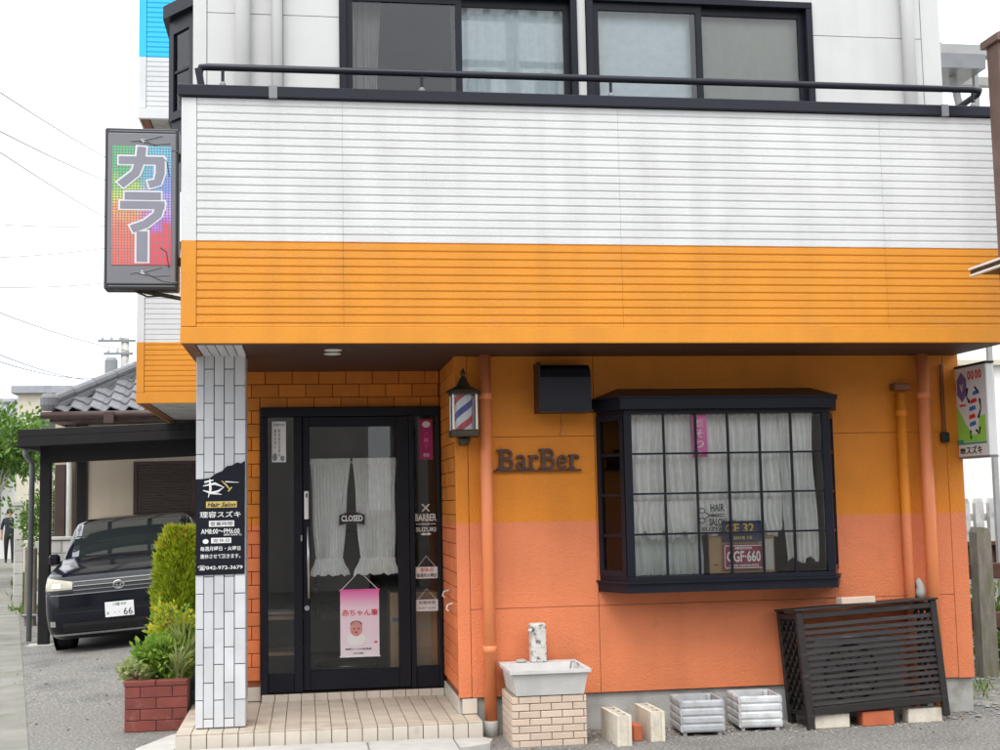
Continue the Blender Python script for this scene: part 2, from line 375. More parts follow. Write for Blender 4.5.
# pillar with upright white tiles
pil = MB().box(-.738, -.425, 9.182, 9.50, .14, 2.70).build('pillar', 'grout', shop)
TL, TW = .239, .0685
tile_m = {}
def tile(parent, axis, w, h, p, mt, d=.012, name='tile', b=.002):
    k = (axis, round(w, 4), round(h, 4), mt, d)
    if k not in tile_m:
        m_ = MB()
        if axis == 'front': m_.bbox(-w/2, w/2, -d, 0, -h/2, h/2, b)
        elif axis == 'left': m_.bbox(-d, 0, -w/2, w/2, -h/2, h/2, b)
        elif axis == 'right': m_.bbox(0, d, -w/2, w/2, -h/2, h/2, b)
        else: m_.bbox(-w/2, w/2, -h/2, h/2, 0, d, b)
        tile_m[k] = m_.mesh(name)
    return piece(name, tile_m[k], mt, parent, p)
for ax, cols in (('front', [(-.748, -.698), (-.693, -.630), (-.624, -.561), (-.555, -.492), (-.486, -.416)]),
                 ('left', [(9.186, 9.246), (9.253, 9.316), (9.322, 9.385), (9.391, 9.496)]), ('right', [(9.186, 9.246), (9.253, 9.316), (9.322, 9.385), (9.391, 9.496)])):
    for ci, (c0, c1) in enumerate(cols):
        zt = 2.697; zb = zt-(.10 if ci % 2 else .216)
        while zt > .16:
            zb = max(zb, .146); ht = zt-zb-.006; ctr = (c0+c1)/2; zc = (zt+zb)/2
            if ht > .015: tile(pil, ax, c1-c0, ht, {'front': (ctr, 9.182, zc), 'left': (-.738, ctr, zc), 'right': (-.425, ctr, zc)}[ax], 'pillar_tile')
            zt = zb; zb = zt-TL
# balcony: slab, soffit, parapet
bal = MB().box(-.77, 4.96, PY+.09, W+.03, 2.725, 2.9).build('balcony', 'upper_paint', shop)
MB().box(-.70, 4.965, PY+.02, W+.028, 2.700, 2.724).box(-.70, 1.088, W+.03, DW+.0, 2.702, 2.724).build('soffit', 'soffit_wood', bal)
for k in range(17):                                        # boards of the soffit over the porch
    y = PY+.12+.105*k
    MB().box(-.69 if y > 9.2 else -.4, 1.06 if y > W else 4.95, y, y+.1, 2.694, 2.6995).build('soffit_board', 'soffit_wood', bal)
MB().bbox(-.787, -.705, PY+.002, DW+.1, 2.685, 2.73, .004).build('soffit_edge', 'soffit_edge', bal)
MB().box(-.70, -.405, PY+.1, 9.18, 2.6935, 2.6995).build('tile_backing', 'grout', bal)
for k in range(5):
    MB().bbox(-.697+.059*k, -.697+.059*k+.053, PY+.11, 9.178, 2.686, 2.6935, .002).build('soffit_tile', 'pillar_tile', bal)
for y in (8.86, 9.08):                                     # round downlights
    MB().lathe([(.055, .006), (.062, 0), (.05, -.004), (.03, .003)], 20, (.19, y, 2.69)).build('downlight', 'white_plastic', bal, smooth=True)
par = MB().box(-.765, 4.975, PY+.02, PY+.1, 2.73, 4.32).box(-.775, -.70, PY+.1, W, 2.73, 4.32).box(4.9, 4.985, PY+.1, W, 2.73, 4.32).build('parapet', 'parapet_paint', bal)
GP = .0535
def siding(x0, x1, z0, z1, yf, d=.02, g=.0062):            # lapped siding profile extruded along X
    prof = [(yf+d, z1), (yf, z1)]; z = z1
    while z-GP > z0+.001:
        zz = z-GP; prof += [(yf, zz+.016), (yf+g, zz+.005), (yf+g, zz+.003), (yf+.0008, zz)]; z = zz
    prof += [(yf, z0), (yf+d, z0)]
    n = len(prof); mb = MB()
    mb.v = [(x, p, q) for x in (x0, x1) for p, q in prof]; mb.f = [(i, i+1, i+1+n, i+n) for i in range(n-1)]
    # end caps as strips back to the backing plane
    for x_i, s in ((0, 1), (n, -1)):
        base = len(mb.v)
        for p, q in prof: mb.v.append((x0 if x_i == 0 else x1, yf+d, q))
        for i in range(n-1): mb.f.append((x_i+i, base+i, base+i+1, x_i+i+1) if s > 0 else (x_i+i, x_i+i+1, base+i+1, base+i))
    return mb
for x0, x1 in ((-.690, .2512), (.2528, 2.1292), (2.1308, 4.0292), (4.0308, 4.8895)):
    siding(x0, x1, 2.797, 4.31, PY).build('siding_panel', 'parapet_paint', par)
MB().bbox(-.790, -.693, PY-.004, PY+.02, 2.797, 4.31, .003).build('corner_board', 'parapet_paint', par)
MB().bbox(4.891, 4.995, PY-.004, PY+.02, 2.797, 4.31, .003).build('corner_board', 'parapet_paint', par)
MB().bbox(-.792, 4.997, PY-.006, PY+.03, 2.687, 2.794, .004).build('drip_board', 'orange_trim', par)
for xx, sgn in ((-.79, -1), (5.0, 1)):                     # side boards of the balcony
    MB().box(min(xx, xx-sgn*.014), max(xx, xx-sgn*.014), PY+.021, W-.01, 2.797, 4.31).build('side_panel', 'parapet_paint', par)
cap = MB().bbox(-.815, 5.02, PY-.03, PY+.13, 4.315, 4.392, .006).box(-.815, -.68, PY+.131, W, 4.317, 4.39).box(4.885, 5.02, PY+.131, W, 4.317, 4.39).build('coping', 'dark_metal', bal)
for xx in (-.20, 4.52): MB().box(xx-.027, xx+.027, PY-.033, PY+.1, 4.312, 4.395).build('coping_joint', 'bracket_grey', bal)
RZ = 4.535
rail = MB().tube([(-.69, W-.05, 4.46), (-.69, PY+.25, 4.50), (-.685, PY+.10, 4.505), (-.67, PY+.06, RZ), (-.62, PY+.05, RZ), (4.78, PY+.05, RZ), (4.84, PY+.06, RZ), (4.86, PY+.12, RZ-.01), (4.865, W-.05, RZ-.03)], .024, 10).build('handrail', 'dark_metal', bal, smooth=True)
MB().bar((-.69, PY+.06, RZ-.01), (-.665, PY+.06, 4.39), .045, .04).build('rail_end', 'dark_metal', bal)
for xx in (-.53, .79, 2.10, 4.78):
    MB().tube([(xx, PY+.05, 4.42), (xx, PY+.05, RZ-.02)], .011, 8).build('rail_post', 'dark_metal', bal)
    MB().lathe([(.022, 0), (.022, .03), (.014, .045)], 10, (xx, PY+.05, 4.39)).build('rail_foot', 'bracket_grey', bal)
# upper floor wall
UW = W+.0
up = MB().box(-.665, .27, UW+.02, UW+.11, 2.9, 5.46).box(2.045, 2.12, UW+.02, UW+.11, 2.9, 5.46).box(3.91, 4.96, UW+.02, UW+.11, 2.9, 5.46).box(-.665, 4.96, UW+.02, UW+.11, 5.461, 8.4).build('upper_wall', 'joint_paint', shop)
up.data.materials[0] = MATS['grout']
for x0, x1, z0, z1 in ((-.690, -.15, 2.92, 5.213), (-.147, .26, 2.92, 5.213), (-.690, -.15, 5.217, 8.35), (-.147, .26, 5.217, 8.35), (.263, 3.92, 5.462, 8.35), (2.05, 2.115, 2.92, 5.46), (3.922, 4.82, 2.92, 5.203), (3.922, 4.82, 5.207, 8.35)):
    MB().bbox(x0, x1, UW, UW+.02, z0, z1, .002).build('panel', 'upper_paint', up)
MB().bbox(-.790, -.694, UW-.004, UW+.12, 2.92, 8.35, .003).build('corner_board', 'upper_paint', up)
MB().bbox(4.824, 4.980, UW-.004, UW+.12, 2.92, 8.35, .003).build('corner_board', 'upper_paint', up)
for xx, rr in ((-.435, .055), (-.19, .042), (4.68, .05)):
    MB().tube([(xx, UW-.07, 2.95), (xx, UW-.07, 8.3)], rr, 12).build('downpipe', 'upper_paint', shop, smooth=True)
def window(x0, x1, z0, z1, y, splits):
    fr = MB(); t = .05
    fr.bbox(x0, x1, y-.03, y+.09, z1-t, z1, .003).bbox(x0, x1, y-.03, y+.09, z0, z0+t, .003).bbox(x0, x0+t, y-.03, y+.09, z0+t, z1-t, .003).bbox(x1-t, x1, y-.03, y+.09, z0+t, z1-t, .003)
    wn = fr.build('window', 'dark_frame', shop)
    for k, (a, b) in enumerate(splits):
        yy = y+.005+.035*k; s = MB(); q = .045
        s.box(a, a+q, yy, yy+.03, z0+t, z1-t).box(b-q, b, yy, yy+.03, z0+t, z1-t).box(a+q, b-q, yy, yy+.03, z1-t-.06, z1-t).box(a+q, b-q, yy, yy+.03, z0+t, z0+t+.07)
        s.build('sash', 'dark_frame', wn); MB().box(a+q, b-q, yy+.012, yy+.017, z0+t+.07, z1-t-.06).build('pane', 'glass', wn)
    return wn
window(.262, 2.046, 3.0, 5.46, UW, ((.312, 1.17), (1.10, 1.996)))
window(2.120, 3.916, 3.0, 5.46, UW, ((2.17, 3.03), (2.955, 3.866)))
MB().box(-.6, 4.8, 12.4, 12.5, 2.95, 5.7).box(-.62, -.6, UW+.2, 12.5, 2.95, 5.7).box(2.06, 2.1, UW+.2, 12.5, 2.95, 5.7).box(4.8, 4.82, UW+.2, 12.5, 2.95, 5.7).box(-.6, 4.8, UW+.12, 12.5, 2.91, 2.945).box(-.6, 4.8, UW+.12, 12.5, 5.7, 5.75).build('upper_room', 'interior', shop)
def curtain(name, label, x0, x1, z0, z1, y, folds, amp, m, t0=None, t1=None, wav=0, seed=1, nx=None, cat='curtain', flare=0, rows=14, parent=None, slope=0):
    # hanging cloth; (t0, t1) are its x limits at the hem
    rnd = random.Random(seed); t0 = x0 if t0 is None else t0; t1 = x1 if t1 is None else t1
    nx = nx or folds*8; mb = MB(); ph = [rnd.uniform(-.5, .5) for _ in range(folds+2)]; am = [rnd.uniform(.55, 1.25) for _ in range(folds+2)]
    for j in range(rows+1):
        v = j/rows; ease = v if not flare else v
        for i in range(nx+1):
            u = i/nx; a = x0+(x1-x0)*u; b = t0+(t1-t0)*u; x = a+(b-a)*ease
            k = u*folds; ki = int(k); fr = k-ki; A = am[ki]*(1-fr)+am[ki+1]*fr; P = ph[ki]*(1-fr)+ph[ki+1]*fr
            yy = y+amp*A*math.sin(2*PI*k+P*1.4+.25*math.sin(5*v+ki))*(.45+.55*v)
            hem = wav*(math.sin(u*folds*1.7+seed)+.6*math.sin(u*folds*3.1+2*seed))*v*v
            mb.v.append((x+.3*amp*math.sin(7*v+u*9), yy+slope*(x-x0), z1+(z0-z1)*v+hem))
    n = nx+1
    mb.f = [(j*n+i, j*n+i+1, (j+1)*n+i+1, (j+1)*n+i) for j in range(rows) for i in range(nx)]
    o = mb.build(name, m, parent, smooth=True, fix=False)
    return o if parent else tag(o, label, cat)
curtain('drape', 'grey drape gathered at the side of the dark upstairs window', .33, .58, 3.2, 5.5, UW+.2, 5, .03, 'grey_curtain', .33, .50, seed=3)
curtain('curtain', 'pale blue white curtain behind the upstairs pane beside the dark open half', 1.10, 1.99, 3.1, 5.5, UW+.115, 11, .016, 'pale_blind', seed=5)
curtain('blind', 'pale flat blind behind the upstairs pane beside the grey wall strip', 2.13, 2.99, 3.1, 5.5, UW+.115, 4, .004, 'pale_blind', seed=6, cat='blind')
curtain('blind', 'grey green blind behind the upstairs pane beside the white wall panel', 2.99, 3.9, 3.1, 5.5, UW+.12, 5, .010, 'green_blind', seed=8, cat='blind')

# left-hand bay upstairs and the two rear balconies
ub = MB()
P = [(-.785, 9.46), (-.985, 9.74), (-.985, 10.9), (-.785, 11.2)]
ub.prism([(x, y) for x, y in P], 'z', 4.30, 4.52)
ubo = ub.build('side_bay', 'dark_frame', shop)
def bay_face(p, q, z0, z1, parent, bars=1, m='dark_frame', pane='glass_tint', t=.045, nb=0, deep=.04):
    p, q = Vector((*p, 0)), Vector((*q, 0)); d = (q-p); L = d.length; d.normalize(); nrm = Vector((d.y, -d.x, 0))
    mb = MB(); z = Vector((0, 0, 1))
    for a, b in (((0, z0), (0, z1)), ((L, z0), (L, z1))):
        mb.bar(p+d*(a[0]+(t/2 if a[0] == 0 else -t/2))+z*a[1], p+d*(b[0]+(t/2 if b[0] == 0 else -t/2))+z*b[1], t, deep, nrm)
    mb.bar(p+d*t+z*(z0+t/2), p+d*(L-t)+z*(z0+t/2), t, deep, nrm) if False else None
    for zz in (z0+t/2, z1-t/2): mb.add(*MB_bar(p+d*t+z*zz, p+d*(L-t)+z*zz, deep, t))
    o = mb.build('frame', m, parent)
    for k in range(bars):
        zz = z0+(z1-z0)*(k+1)/(bars+1); g = MB(); g.add(*MB_bar(p+d*t+z*zz, p+d*(L-t)+z*zz, deep*.7, .018)); g.build('glazing_bar', m, parent)
    g = MB(); g.add(*MB_bar(p+d*t+z*((z0+z1)/2), p+d*(L-t)+z*((z0+z1)/2), .006, z1-z0-2*t)); g.build('pane', pane, parent)
    return o
def MB_bar(a, b, w, h):
    m_ = MB().bar(a, b, w, h); return m_.v, m_.f
for i in range(3): bay_face(P[i], P[i+1], 4.52, 5.24, ubo, 1, t=.06)
c = MB()
for z0, z1, e in ((5.24, 5.30, .015), (5.30, 5.40, .06)):
    c.prism([(-.785, 9.46-e*1.6), (-.985-e, 9.74-e*.8), (-.985-e, 10.9+e*.8), (-.785, 11.2+e*1.6)], 'z', z0, z1-.001)
c.build('cornice', 'dark_frame', ubo)
curtain('curtain', 'grey curtain inside the upstairs side bay', -.80, -.93, 4.5, 5.3, 9.75, 4, .012, 'pale_blind', seed=9, parent=shop)
def rear_balcony(z0, split, m, top):
    b = MB().box(-1.68, -.79, 13.64, 17, z0+.03, z0+.2).box(-1.69, -.79, 13.62, 13.7, z0+.2, top-.04).box(-1.69, -1.62, 13.7, 17, z0+.2, top-.04).build('rear_balcony', 'joint_paint', shop)
    siding(-1.63, -.79, z0+.1, top-.03, 13.60).build('siding_panel', m, b)
    MB().bbox(-1.712, -1.634, 13.597, 13.62, z0+.1, top-.03, .003).build('corner_board', m, b)
    MB().bbox(-1.714, -.79, 13.594, 13.64, z0-.01, z0+.098, .003).build('drip_board', m, b)
    MB().box(-1.712, -1.698, 13.641, 17, z0-.01, top-.03).build('side_panel', m, b)
    MB().box(-1.60, -.79, 13.66, 16.9, z0+.005, z0+.028).build('soffit', 'concrete', b); MB().bbox(-1.70, -1.61, 13.642, 16.95, z0-.005, z0+.029, .003).build('soffit_edge', 'soffit_edge', b)
    MB().bbox(-1.74, -.79, 13.56, 13.75, top-.03, top+.04, .004).build('coping', 'dark_metal', b)
rear_balcony(2.72, 3.34, 'wing_paint_low', 4.35); rear_balcony(5.71, 6.36, 'wing_paint_high', 7.35)

# downpipes, vent hood on the front
def pipe(pts, r, m='pipe_paint', rings=()):
    o = MB().tube(pts, r, 14).build('downpipe', m, shop, smooth=True)
    for z in rings:
        p = pts[0]; MB().lathe([(r+.001, -.025), (r+.007, -.022), (r+.007, .022), (r+.001, .025)], 14, (p[0], p[1], z)).build('collar', m, o, smooth=True)
    return o
p1 = pipe([(1.283, W-.085, .06), (1.283, W-.085, 2.695)], .043, rings=(.60, 2.40))
MB().lathe([(.052, 0), (.05, .12), (.046, .125)], 14, (1.283, W-.085, -.02)).build('pipe_socket', 'concrete', p1, smooth=True)
p2 = pipe([(4.475, W-.05, .02), (4.475, W-.05, 2.40)], .037, 'wall_paint', rings=(2.25,))
MB().bbox(4.41, 4.54, W-.10, W-.002, 2.42, 2.47, .006).build('pipe_cap', 'soffit_edge', p2)
pipe([(4.645, W-.085, .02), (4.645, W-.085, 2.695)], .046, rings=(2.38,))
MB().bbox(4.80, 4.86, W-.05, W-.004, 2.02, 2.10, .008).build('socket_box', 'black_plastic', shop)
MB().tube([(4.83, W-.02, 2.10), (4.83, W-.02, 2.62)], .012, 8).build('cable', 'soffit_edge', shop)
MB().tube([(4.565, W-.04, .85), (4.558, W-.045, .90), (4.566, W-.04, .94), (4.555, W-.035, .975), (4.56, W-.03, 1.0)], [.036, .043, .034, .03, .012], 7).build('pipe_putty', 'concrete', shop, smooth=True)
v = MB(); prof = [(W-.004, 2.625), (W-.14, 2.615), (W-.20, 2.58), (W-.225, 2.52), (W-.225, 2.285), (W-.004, 2.285)]
vh = v.prism(prof, 'x', 1.665, 2.035).build('vent_hood', 'dark_metal', shop)
MB().box(1.655, 2.045, W-.24, W-.003, 2.270, 2.2845).build('hood_rim', 'dark_metal', vh)
MB().box(1.655, 1.664, W-.235, W-.003, 2.285, 2.63).build('hood_flange', 'dark_metal', vh)
crk = MB().tube([(1.85, W-.001, 2.27), (1.855, W-.001, 2.18), (1.84, W-.001, 2.107)], .003, 5).build('sealant', 'soffit_edge', shop)

# ------------------------------------------------------------------ entrance
DZ0, DZ1 = .205, 2.405
door = MB().bbox(-.348, 1.064, DW-.05, DW+.06, 2.335, DZ1, .004).bbox(-.348, -.294, DW-.05, DW+.06, DZ0-.06, 2.334, .004).bbox(1.036, 1.064, DW-.05, DW+.06, DZ0, 2.334, .004) \
    .bbox(-.094, -.026, DW-.05, DW+.06, DZ0, 2.334, .004).bbox(.815, .853, DW-.05, DW+.06, DZ0, 2.334, .004) \
    .bbox(-.293, -.095, DW-.03, DW+.04, DZ0, .345, .003).bbox(.854, 1.035, DW-.03, DW+.04, DZ0, .365, .003).build('entrance_frame', 'dark_frame', shop)
MB().box(-.293, -.095, DW, DW+.006, .345, 2.334).build('pane', 'glass', door); MB().box(.854, 1.035, DW, DW+.006, .365, 2.334).build('pane', 'glass', door)
leaf = MB().bbox(-.022, .03, DW-.035, DW+.03, DZ0+.01, 2.33, .003).bbox(.718, .811, DW-.035, DW+.03, DZ0+.01, 2.33, .003).bbox(.031, .717, DW-.035, DW+.03, 2.255, 2.33, .003).bbox(.031, .717, DW-.035, DW+.03, DZ0+.01, .36, .003).build('door', 'dark_frame', shop)
MB().box(.031, .717, DW, DW+.006, .361, 2.254).build('pane', 'glass', leaf)
MB().tube([(.018, DW-.075, .92), (.018, DW-.075, 1.47)], .012, 10).build('handle', 'steel', leaf, smooth=True)
for z in (.98, 1.41): MB().tube([(.018, DW-.075, z), (.018, DW-.034, z)], .008, 8).build('handle_bracket', 'steel', leaf)
MB().bbox(-.012, .022, DW-.06, DW-.035, 1.53, 1.75, .005).build('lock_plate', 'white_plastic', leaf)
MB().box(.0, .012, DW-.062, DW-.0605, 1.70, 1.73).build('lock_sensor', 'black_ink', leaf)
MB().lathe([(.02, 0), (.02, .012), (.012, .015)], 12).mesh('lock')
k = MB().tube([(.005, DW-.05, .845), (.005, DW-.034, .845)], .02, 12).build('lock_cylinder', 'steel', leaf)
for z in (1.36,): MB().bbox(-.04, -.026, DW-.06, DW-.05, z, z+.05, .003).build('latch', 'steel', leaf)
# interior shell of the ground floor
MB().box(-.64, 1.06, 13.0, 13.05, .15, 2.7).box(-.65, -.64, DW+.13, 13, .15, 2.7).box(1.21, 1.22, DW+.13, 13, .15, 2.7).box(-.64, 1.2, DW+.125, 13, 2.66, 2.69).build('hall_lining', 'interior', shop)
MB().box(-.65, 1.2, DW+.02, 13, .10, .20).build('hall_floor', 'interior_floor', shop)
MB().box(1.24, 4.84, 12.0, 12.05, .1, 2.7).box(1.23, 1.24, W+.13, 12, .1, 2.7).box(4.82, 4.84, W+.13, 12, .1, 2.7).box(1.24, 4.84, W+.125, 12, 2.66, 2.69).box(1.24, 4.84, W+.125, 12, .08, .15).build('salon_lining', 'salon_white', shop)
# curtains on the door
Yc = DW+.055
for nm, x0, x1, t0, t1, s in (('left', .035, .352, .075, .285, 2), ('right', .368, .715, .425, .695, 4)):
    lab = 'gathered white half curtain hanging in the door %s' % ('on the handle side' if nm == 'left' else 'on the hinge side')
    o = curtain('half_curtain', lab, x0, x1, 1.20, 1.985, Yc, 11, .02, 'white_curtain', t0, t1, seed=s)
    curtain('ruffle', None, t0-.005, t1+.005, 1.085, 1.215, Yc-.012, 14, .016, 'white_curtain', t0-.045 if nm == 'left' else t0-.06, t1+.06 if nm == 'left' else t1+.03, seed=s+1, wav=.006, rows=6, parent=o)
    curtain('heading', None, x0, x1, 1.955, 2.005, Yc-.006, 18, .008, 'white_curtain', seed=s+2, rows=4, parent=o)
MB().tube([(.03, Yc+.005, 1.975), (.718, Yc+.005, 1.975)], .006, 8).build('curtain_rod', 'steel', leaf)
# CLOSED plate, poster, hanging plates, stickers
Yg = DW-.004
def hung_board(name, label, cat, x0, x1, z0, z1, y, m, t=.006, b=.001):
    o = thing(name, label, cat, ((x0+x1)/2, y, z0)); MB().bbox(x0, x1, y-t, y, z0, z1, b).build('board', m, o); return o
cl = thing('door_sign', 'small dark CLOSED sign hanging in the door glass', 'sign', (.355, Yg, 1.45))
n = 10; arc = [(.26+.20*i/n, 1.555+.025*math.sin(PI*i/n)) for i in range(n+1)]+[(.46-.20*i/n, 1.475+.02*math.sin(PI*i/n)) for i in range(n+1)]
MB().prism(arc, 'y', Yg-.006, Yg).build('board', 'black_ink', cl); write('CLOSED', .36, Yg-.007, 1.53, .165, .045, 'white_ink', cl, off=.004)
po = thing('poster', 'pink and white portrait poster hanging in the door glass', 'poster', (.41, Yg, .45))
mat('poster_print', (.86, .80, .84), .45, .03, 6)
t = MATS['poster_print'].node_tree; g = t.nodes.new('ShaderNodeNewGeometry'); sx = t.nodes.new('ShaderNodeSeparateXYZ'); mr = t.nodes.new('ShaderNodeValToRGB'); mp = t.nodes.new('ShaderNodeMapRange')
mp.inputs['From Min'].default_value = .45; mp.inputs['From Max'].default_value = .98
e = mr.color_ramp.elements; e[0].position = 0; e[0].color = (.80, .72, .78, 1); e[1].position = 1; e[1].color = (.78, .12, .38, 1)
x = e.new(.72); x.color = (.84, .66, .75, 1); x = e.new(.92); x.color = (.80, .22, .47, 1)
t.links.new(g.outputs['Position'], sx.inputs[0]); t.links.new(sx.outputs[2], mp.inputs['Value']); t.links.new(mp.outputs[0], mr.inputs['Fac']); t.links.new(mr.outputs[0], t.nodes['Principled BSDF'].inputs['Base Color'])
MB().box(.262, .565, Yg-.004, Yg-.001, .455, .970).build('sheet', 'poster_print', po)
MB().tube([(.255, Yg-.004, .970), (.572, Yg-.004, .970)], .006, 8).build('rod', 'pink_ink', po); MB().tube([(.255, Yg-.004, .456), (.572, Yg-.004, .456)], .005, 8).build('rod', 'white_plastic', po)
MB().tube([(.27, Yg-.004, .972), (.413, Yg-.003, 1.115), (.557, Yg-.004, .972)], .003, 5).build('cord', 'white_plastic', po)
write('赤ちゃん筆', .415, Yg-.0055, .795, .28, .05, 'red_ink', po, off=.006)
mat('baby_skin', (.62, .30, .26), .6, .12, 30); mat('baby_hair', (.16, .06, .06), .7)
def disc(cx, cz, rx, rz, y, n=20, t=.001):
    return MB().prism([(cx+rx*math.cos(2*PI*i/n), cz+rz*math.sin(2*PI*i/n)) for i in range(n)], 'y', y-t, y)
disc(.385, .67, .048, .058, Yg-.0055).build('face_print', 'baby_skin', po); disc(.385, .705, .046, .028, Yg-.0052).build('hair_print', 'baby_hair', po)
disc(.385, .59, .075, .05, Yg-.005).build('shawl_print', 'white_ink', po)
for dx in (-.017, .017): disc(.385+dx, .672, .007, .005, Yg-.0068).build('eye_print', 'black_ink', po)
disc(.385, .643, .014, .007, Yg-.0068).build('mouth_print', 'red_ink', po)
write('世界に一つの記念品', .40, Yg-.0055, .515, .20, .016, 'black_ink', po); write('大切な宝物', .40, Yg-.0055, .482, .08, .010, 'black_ink', po); write('初髪', .535, Yg-.0055, .565, .026, .018, 'red_ink', po)
nt_ = hung_board('notice', 'white notice with blue print taped inside the handle-side window strip', 'notice', -.262, -.152, 1.98, 2.30, Yg, 'white_paint', .003)
mat('blue_ink', (.10, .12, .30), .6); mat('grey_ink', (.25, .25, .26), .6)
for i, (xx, s) in enumerate(((-.235, '髪を大切に'), (-.205, '理容組合加盟店'))):
    for j, ch in enumerate(s): write(ch, xx, Yg-.004, 2.225-.031*j, .017, .024, 'blue_ink' if i == 0 else 'grey_ink', nt_)
write('お知らせ', -.207, Yg-.004, 2.275, .085, .020, 'black_ink', nt_); disc(-.238, 2.02, .018, .03, Yg-.004).build('portrait_print', 'grey_ink', nt_); disc(-.18, 2.01, .016, .022, Yg-.004).build('portrait_print', 'grey_ink', nt_)
bn = thing('banner', 'small magenta banner hanging in the window strip beside the hinge side', 'banner', (.95, Yg, 1.98))
MB().box(.90, 1.005, Yg-.004, Yg-.001, 1.985, 2.305).build('cloth', 'magenta_ink', bn); disc(.955, 2.265, .032, .026, Yg-.005).build('emblem', 'white_ink', bn)
for j, ch in enumerate('パーマ'): write(ch, .953, Yg-.005, 2.19-.05*j, .035, .038, 'pink_ink', bn)
write('理容', .953, Yg-.005, 2.02, .05, .03, 'white_ink', bn)
bs = thing('window_lettering', 'white BARBER SUZUKI lettering with crossed razors on the window strip', 'lettering', (.945, Yg, 1.35))
write('BARBER', .943, Yg-.002, 1.525, .165, .055, 'white_ink', bs, ext=.001, off=.008); write('SHOP', .943, Yg-.002, 1.472, .06, .02, 'white_ink', bs, ext=.001, off=.003); write('SUZUKI', .943, Yg-.002, 1.43, .155, .033, 'white_ink', bs, ext=.001, off=.005)
for sx in (-1, 1): MB().box(.943+sx*.055-.022, .943+sx*.055+.022, Yg-.003, Yg-.001, 1.470, 1.475).build('dash', 'white_ink', bs)
MB().bar((.915, Yg-.002, 1.572), (.972, Yg-.002, 1.63), .002, .010).bar((.971, Yg-.0035, 1.572), (.914, Yg-.0035, 1.63), .001, .010).build('razors', 'white_ink', bs)
MB().prism([(.90, 1.392), (.915, 1.385), (.935, 1.383), (.943, 1.39), (.951, 1.383), (.971, 1.385), (.986, 1.392), (.965, 1.405), (.943, 1.398), (.921, 1.405)], 'y', Yg-.003, Yg-.001).build('moustache', 'white_ink', bs)
h1 = hung_board('hanging_sign', 'white hanging plate with red holiday heading in the window strip', 'sign', .855, 1.03, 1.045, 1.135, Yg-.006, 'white_paint')
write('定休日', .942, Yg-.0135, 1.112, .10, .028, 'red_ink', h1, off=.002); write('毎週月火曜日', .942, Yg-.0135, 1.07, .155, .03, 'black_ink', h1, off=.003)
h2 = hung_board('hanging_sign', 'white hanging plate with opening hours below the red-headed plate', 'sign', .855, 1.03, .79, .88, Yg-.006, 'white_paint')
write('営業時間', .942, Yg-.0135, .857, .13, .028, 'grey_ink', h2, off=.001); write('8:00〜6:00', .942, Yg-.0135, .815, .13, .018, 'grey_ink', h2)
for h, z in ((h1, 1.135), (h2, .88)): MB().tube([(.87, Yg-.009, z), (.942, Yg-.006, z+.085), (1.015, Yg-.009, z)], .0025, 5).build('chain', 'white_plastic', h)
hk = MB().tube([(1.09-.022, 9.86, .98), (1.03, 9.86, .97), (1.02, 9.86, .94), (1.035, 9.86, .925)], .006, 6).build('wall_hook', 'white_plastic', shop)
MB().tube([(1.09-.022, 9.60, .90), (1.03, 9.60, .89), (1.02, 9.60, .86), (1.035, 9.60, .845)], .006, 6).build('wall_hook', 'white_plastic', shop)
# inside the hall
mat('cardboard', (.42, .28, .15), .8, .08, 6); mat('dim_white', (.5, .5, .47), .7)
cb = thing('cardboard_box', 'tall brown printed carton standing inside behind the glass strip', 'box', (.9, DW+.25, .2))
MB().bbox(.66, 1.04, DW+.15, DW+.5, .205, .93, .004).build('carton', 'cardboard', cb); MB().box(.68, .76, DW+.148, DW+.1495, .70, .73).build('tape', 'blue_ink', cb)
for z, s in ((.66, 'ARBEIT'), (.48, '取扱注意'), (.42, '天地無用'), (.36, 'FRAGILE')): write(s, .93, DW+.1485, z, .13, .026, 'grey_ink', cb)
sh = thing('shelf_rack', 'low rack with wooden shelf inside the handle-side window strip', 'rack', (-.15, DW+.5, .2))
mat('shelf_wood', (.36, .24, .13), .6, .15, 6)
for z in (.46, .74): MB().bbox(-.6, .02, DW+.2, DW+.6, z, z+.03, .004).build('shelf', 'shelf_wood', sh)
for xx in (-.58, -.01): MB().box(xx, xx+.03, DW+.56, DW+.6, .2, 1.2).build('upright', 'dark_frame', sh)
MB().bbox(-.55, -.05, DW+.25, DW+.55, .772, .80, .01).build('towel_pile', 'dim_white', sh)
ch = thing('barber_chair', 'dark barber chair standing inside behind the door glass', 'chair', (.35, 11.9, .2))
MB().bbox(.1, .6, 11.7, 12.2, .6, .72, .03).build('seat', 'black_plastic', ch); MB().bbox(.1, .6, 12.15, 12.27, .72, 1.4, .03).build('backrest', 'black_plastic', ch)
MB().lathe([(.28, 0), (.28, .03), (.06, .06), (.06, .41)], 20, (.35, 11.95, .2)).build('pedestal', 'steel', ch, smooth=True)
for xx in (.05, .60): MB().bbox(xx, xx+.06, 11.75, 12.2, .85, .92, .015).build('armrest', 'black_plastic', ch)

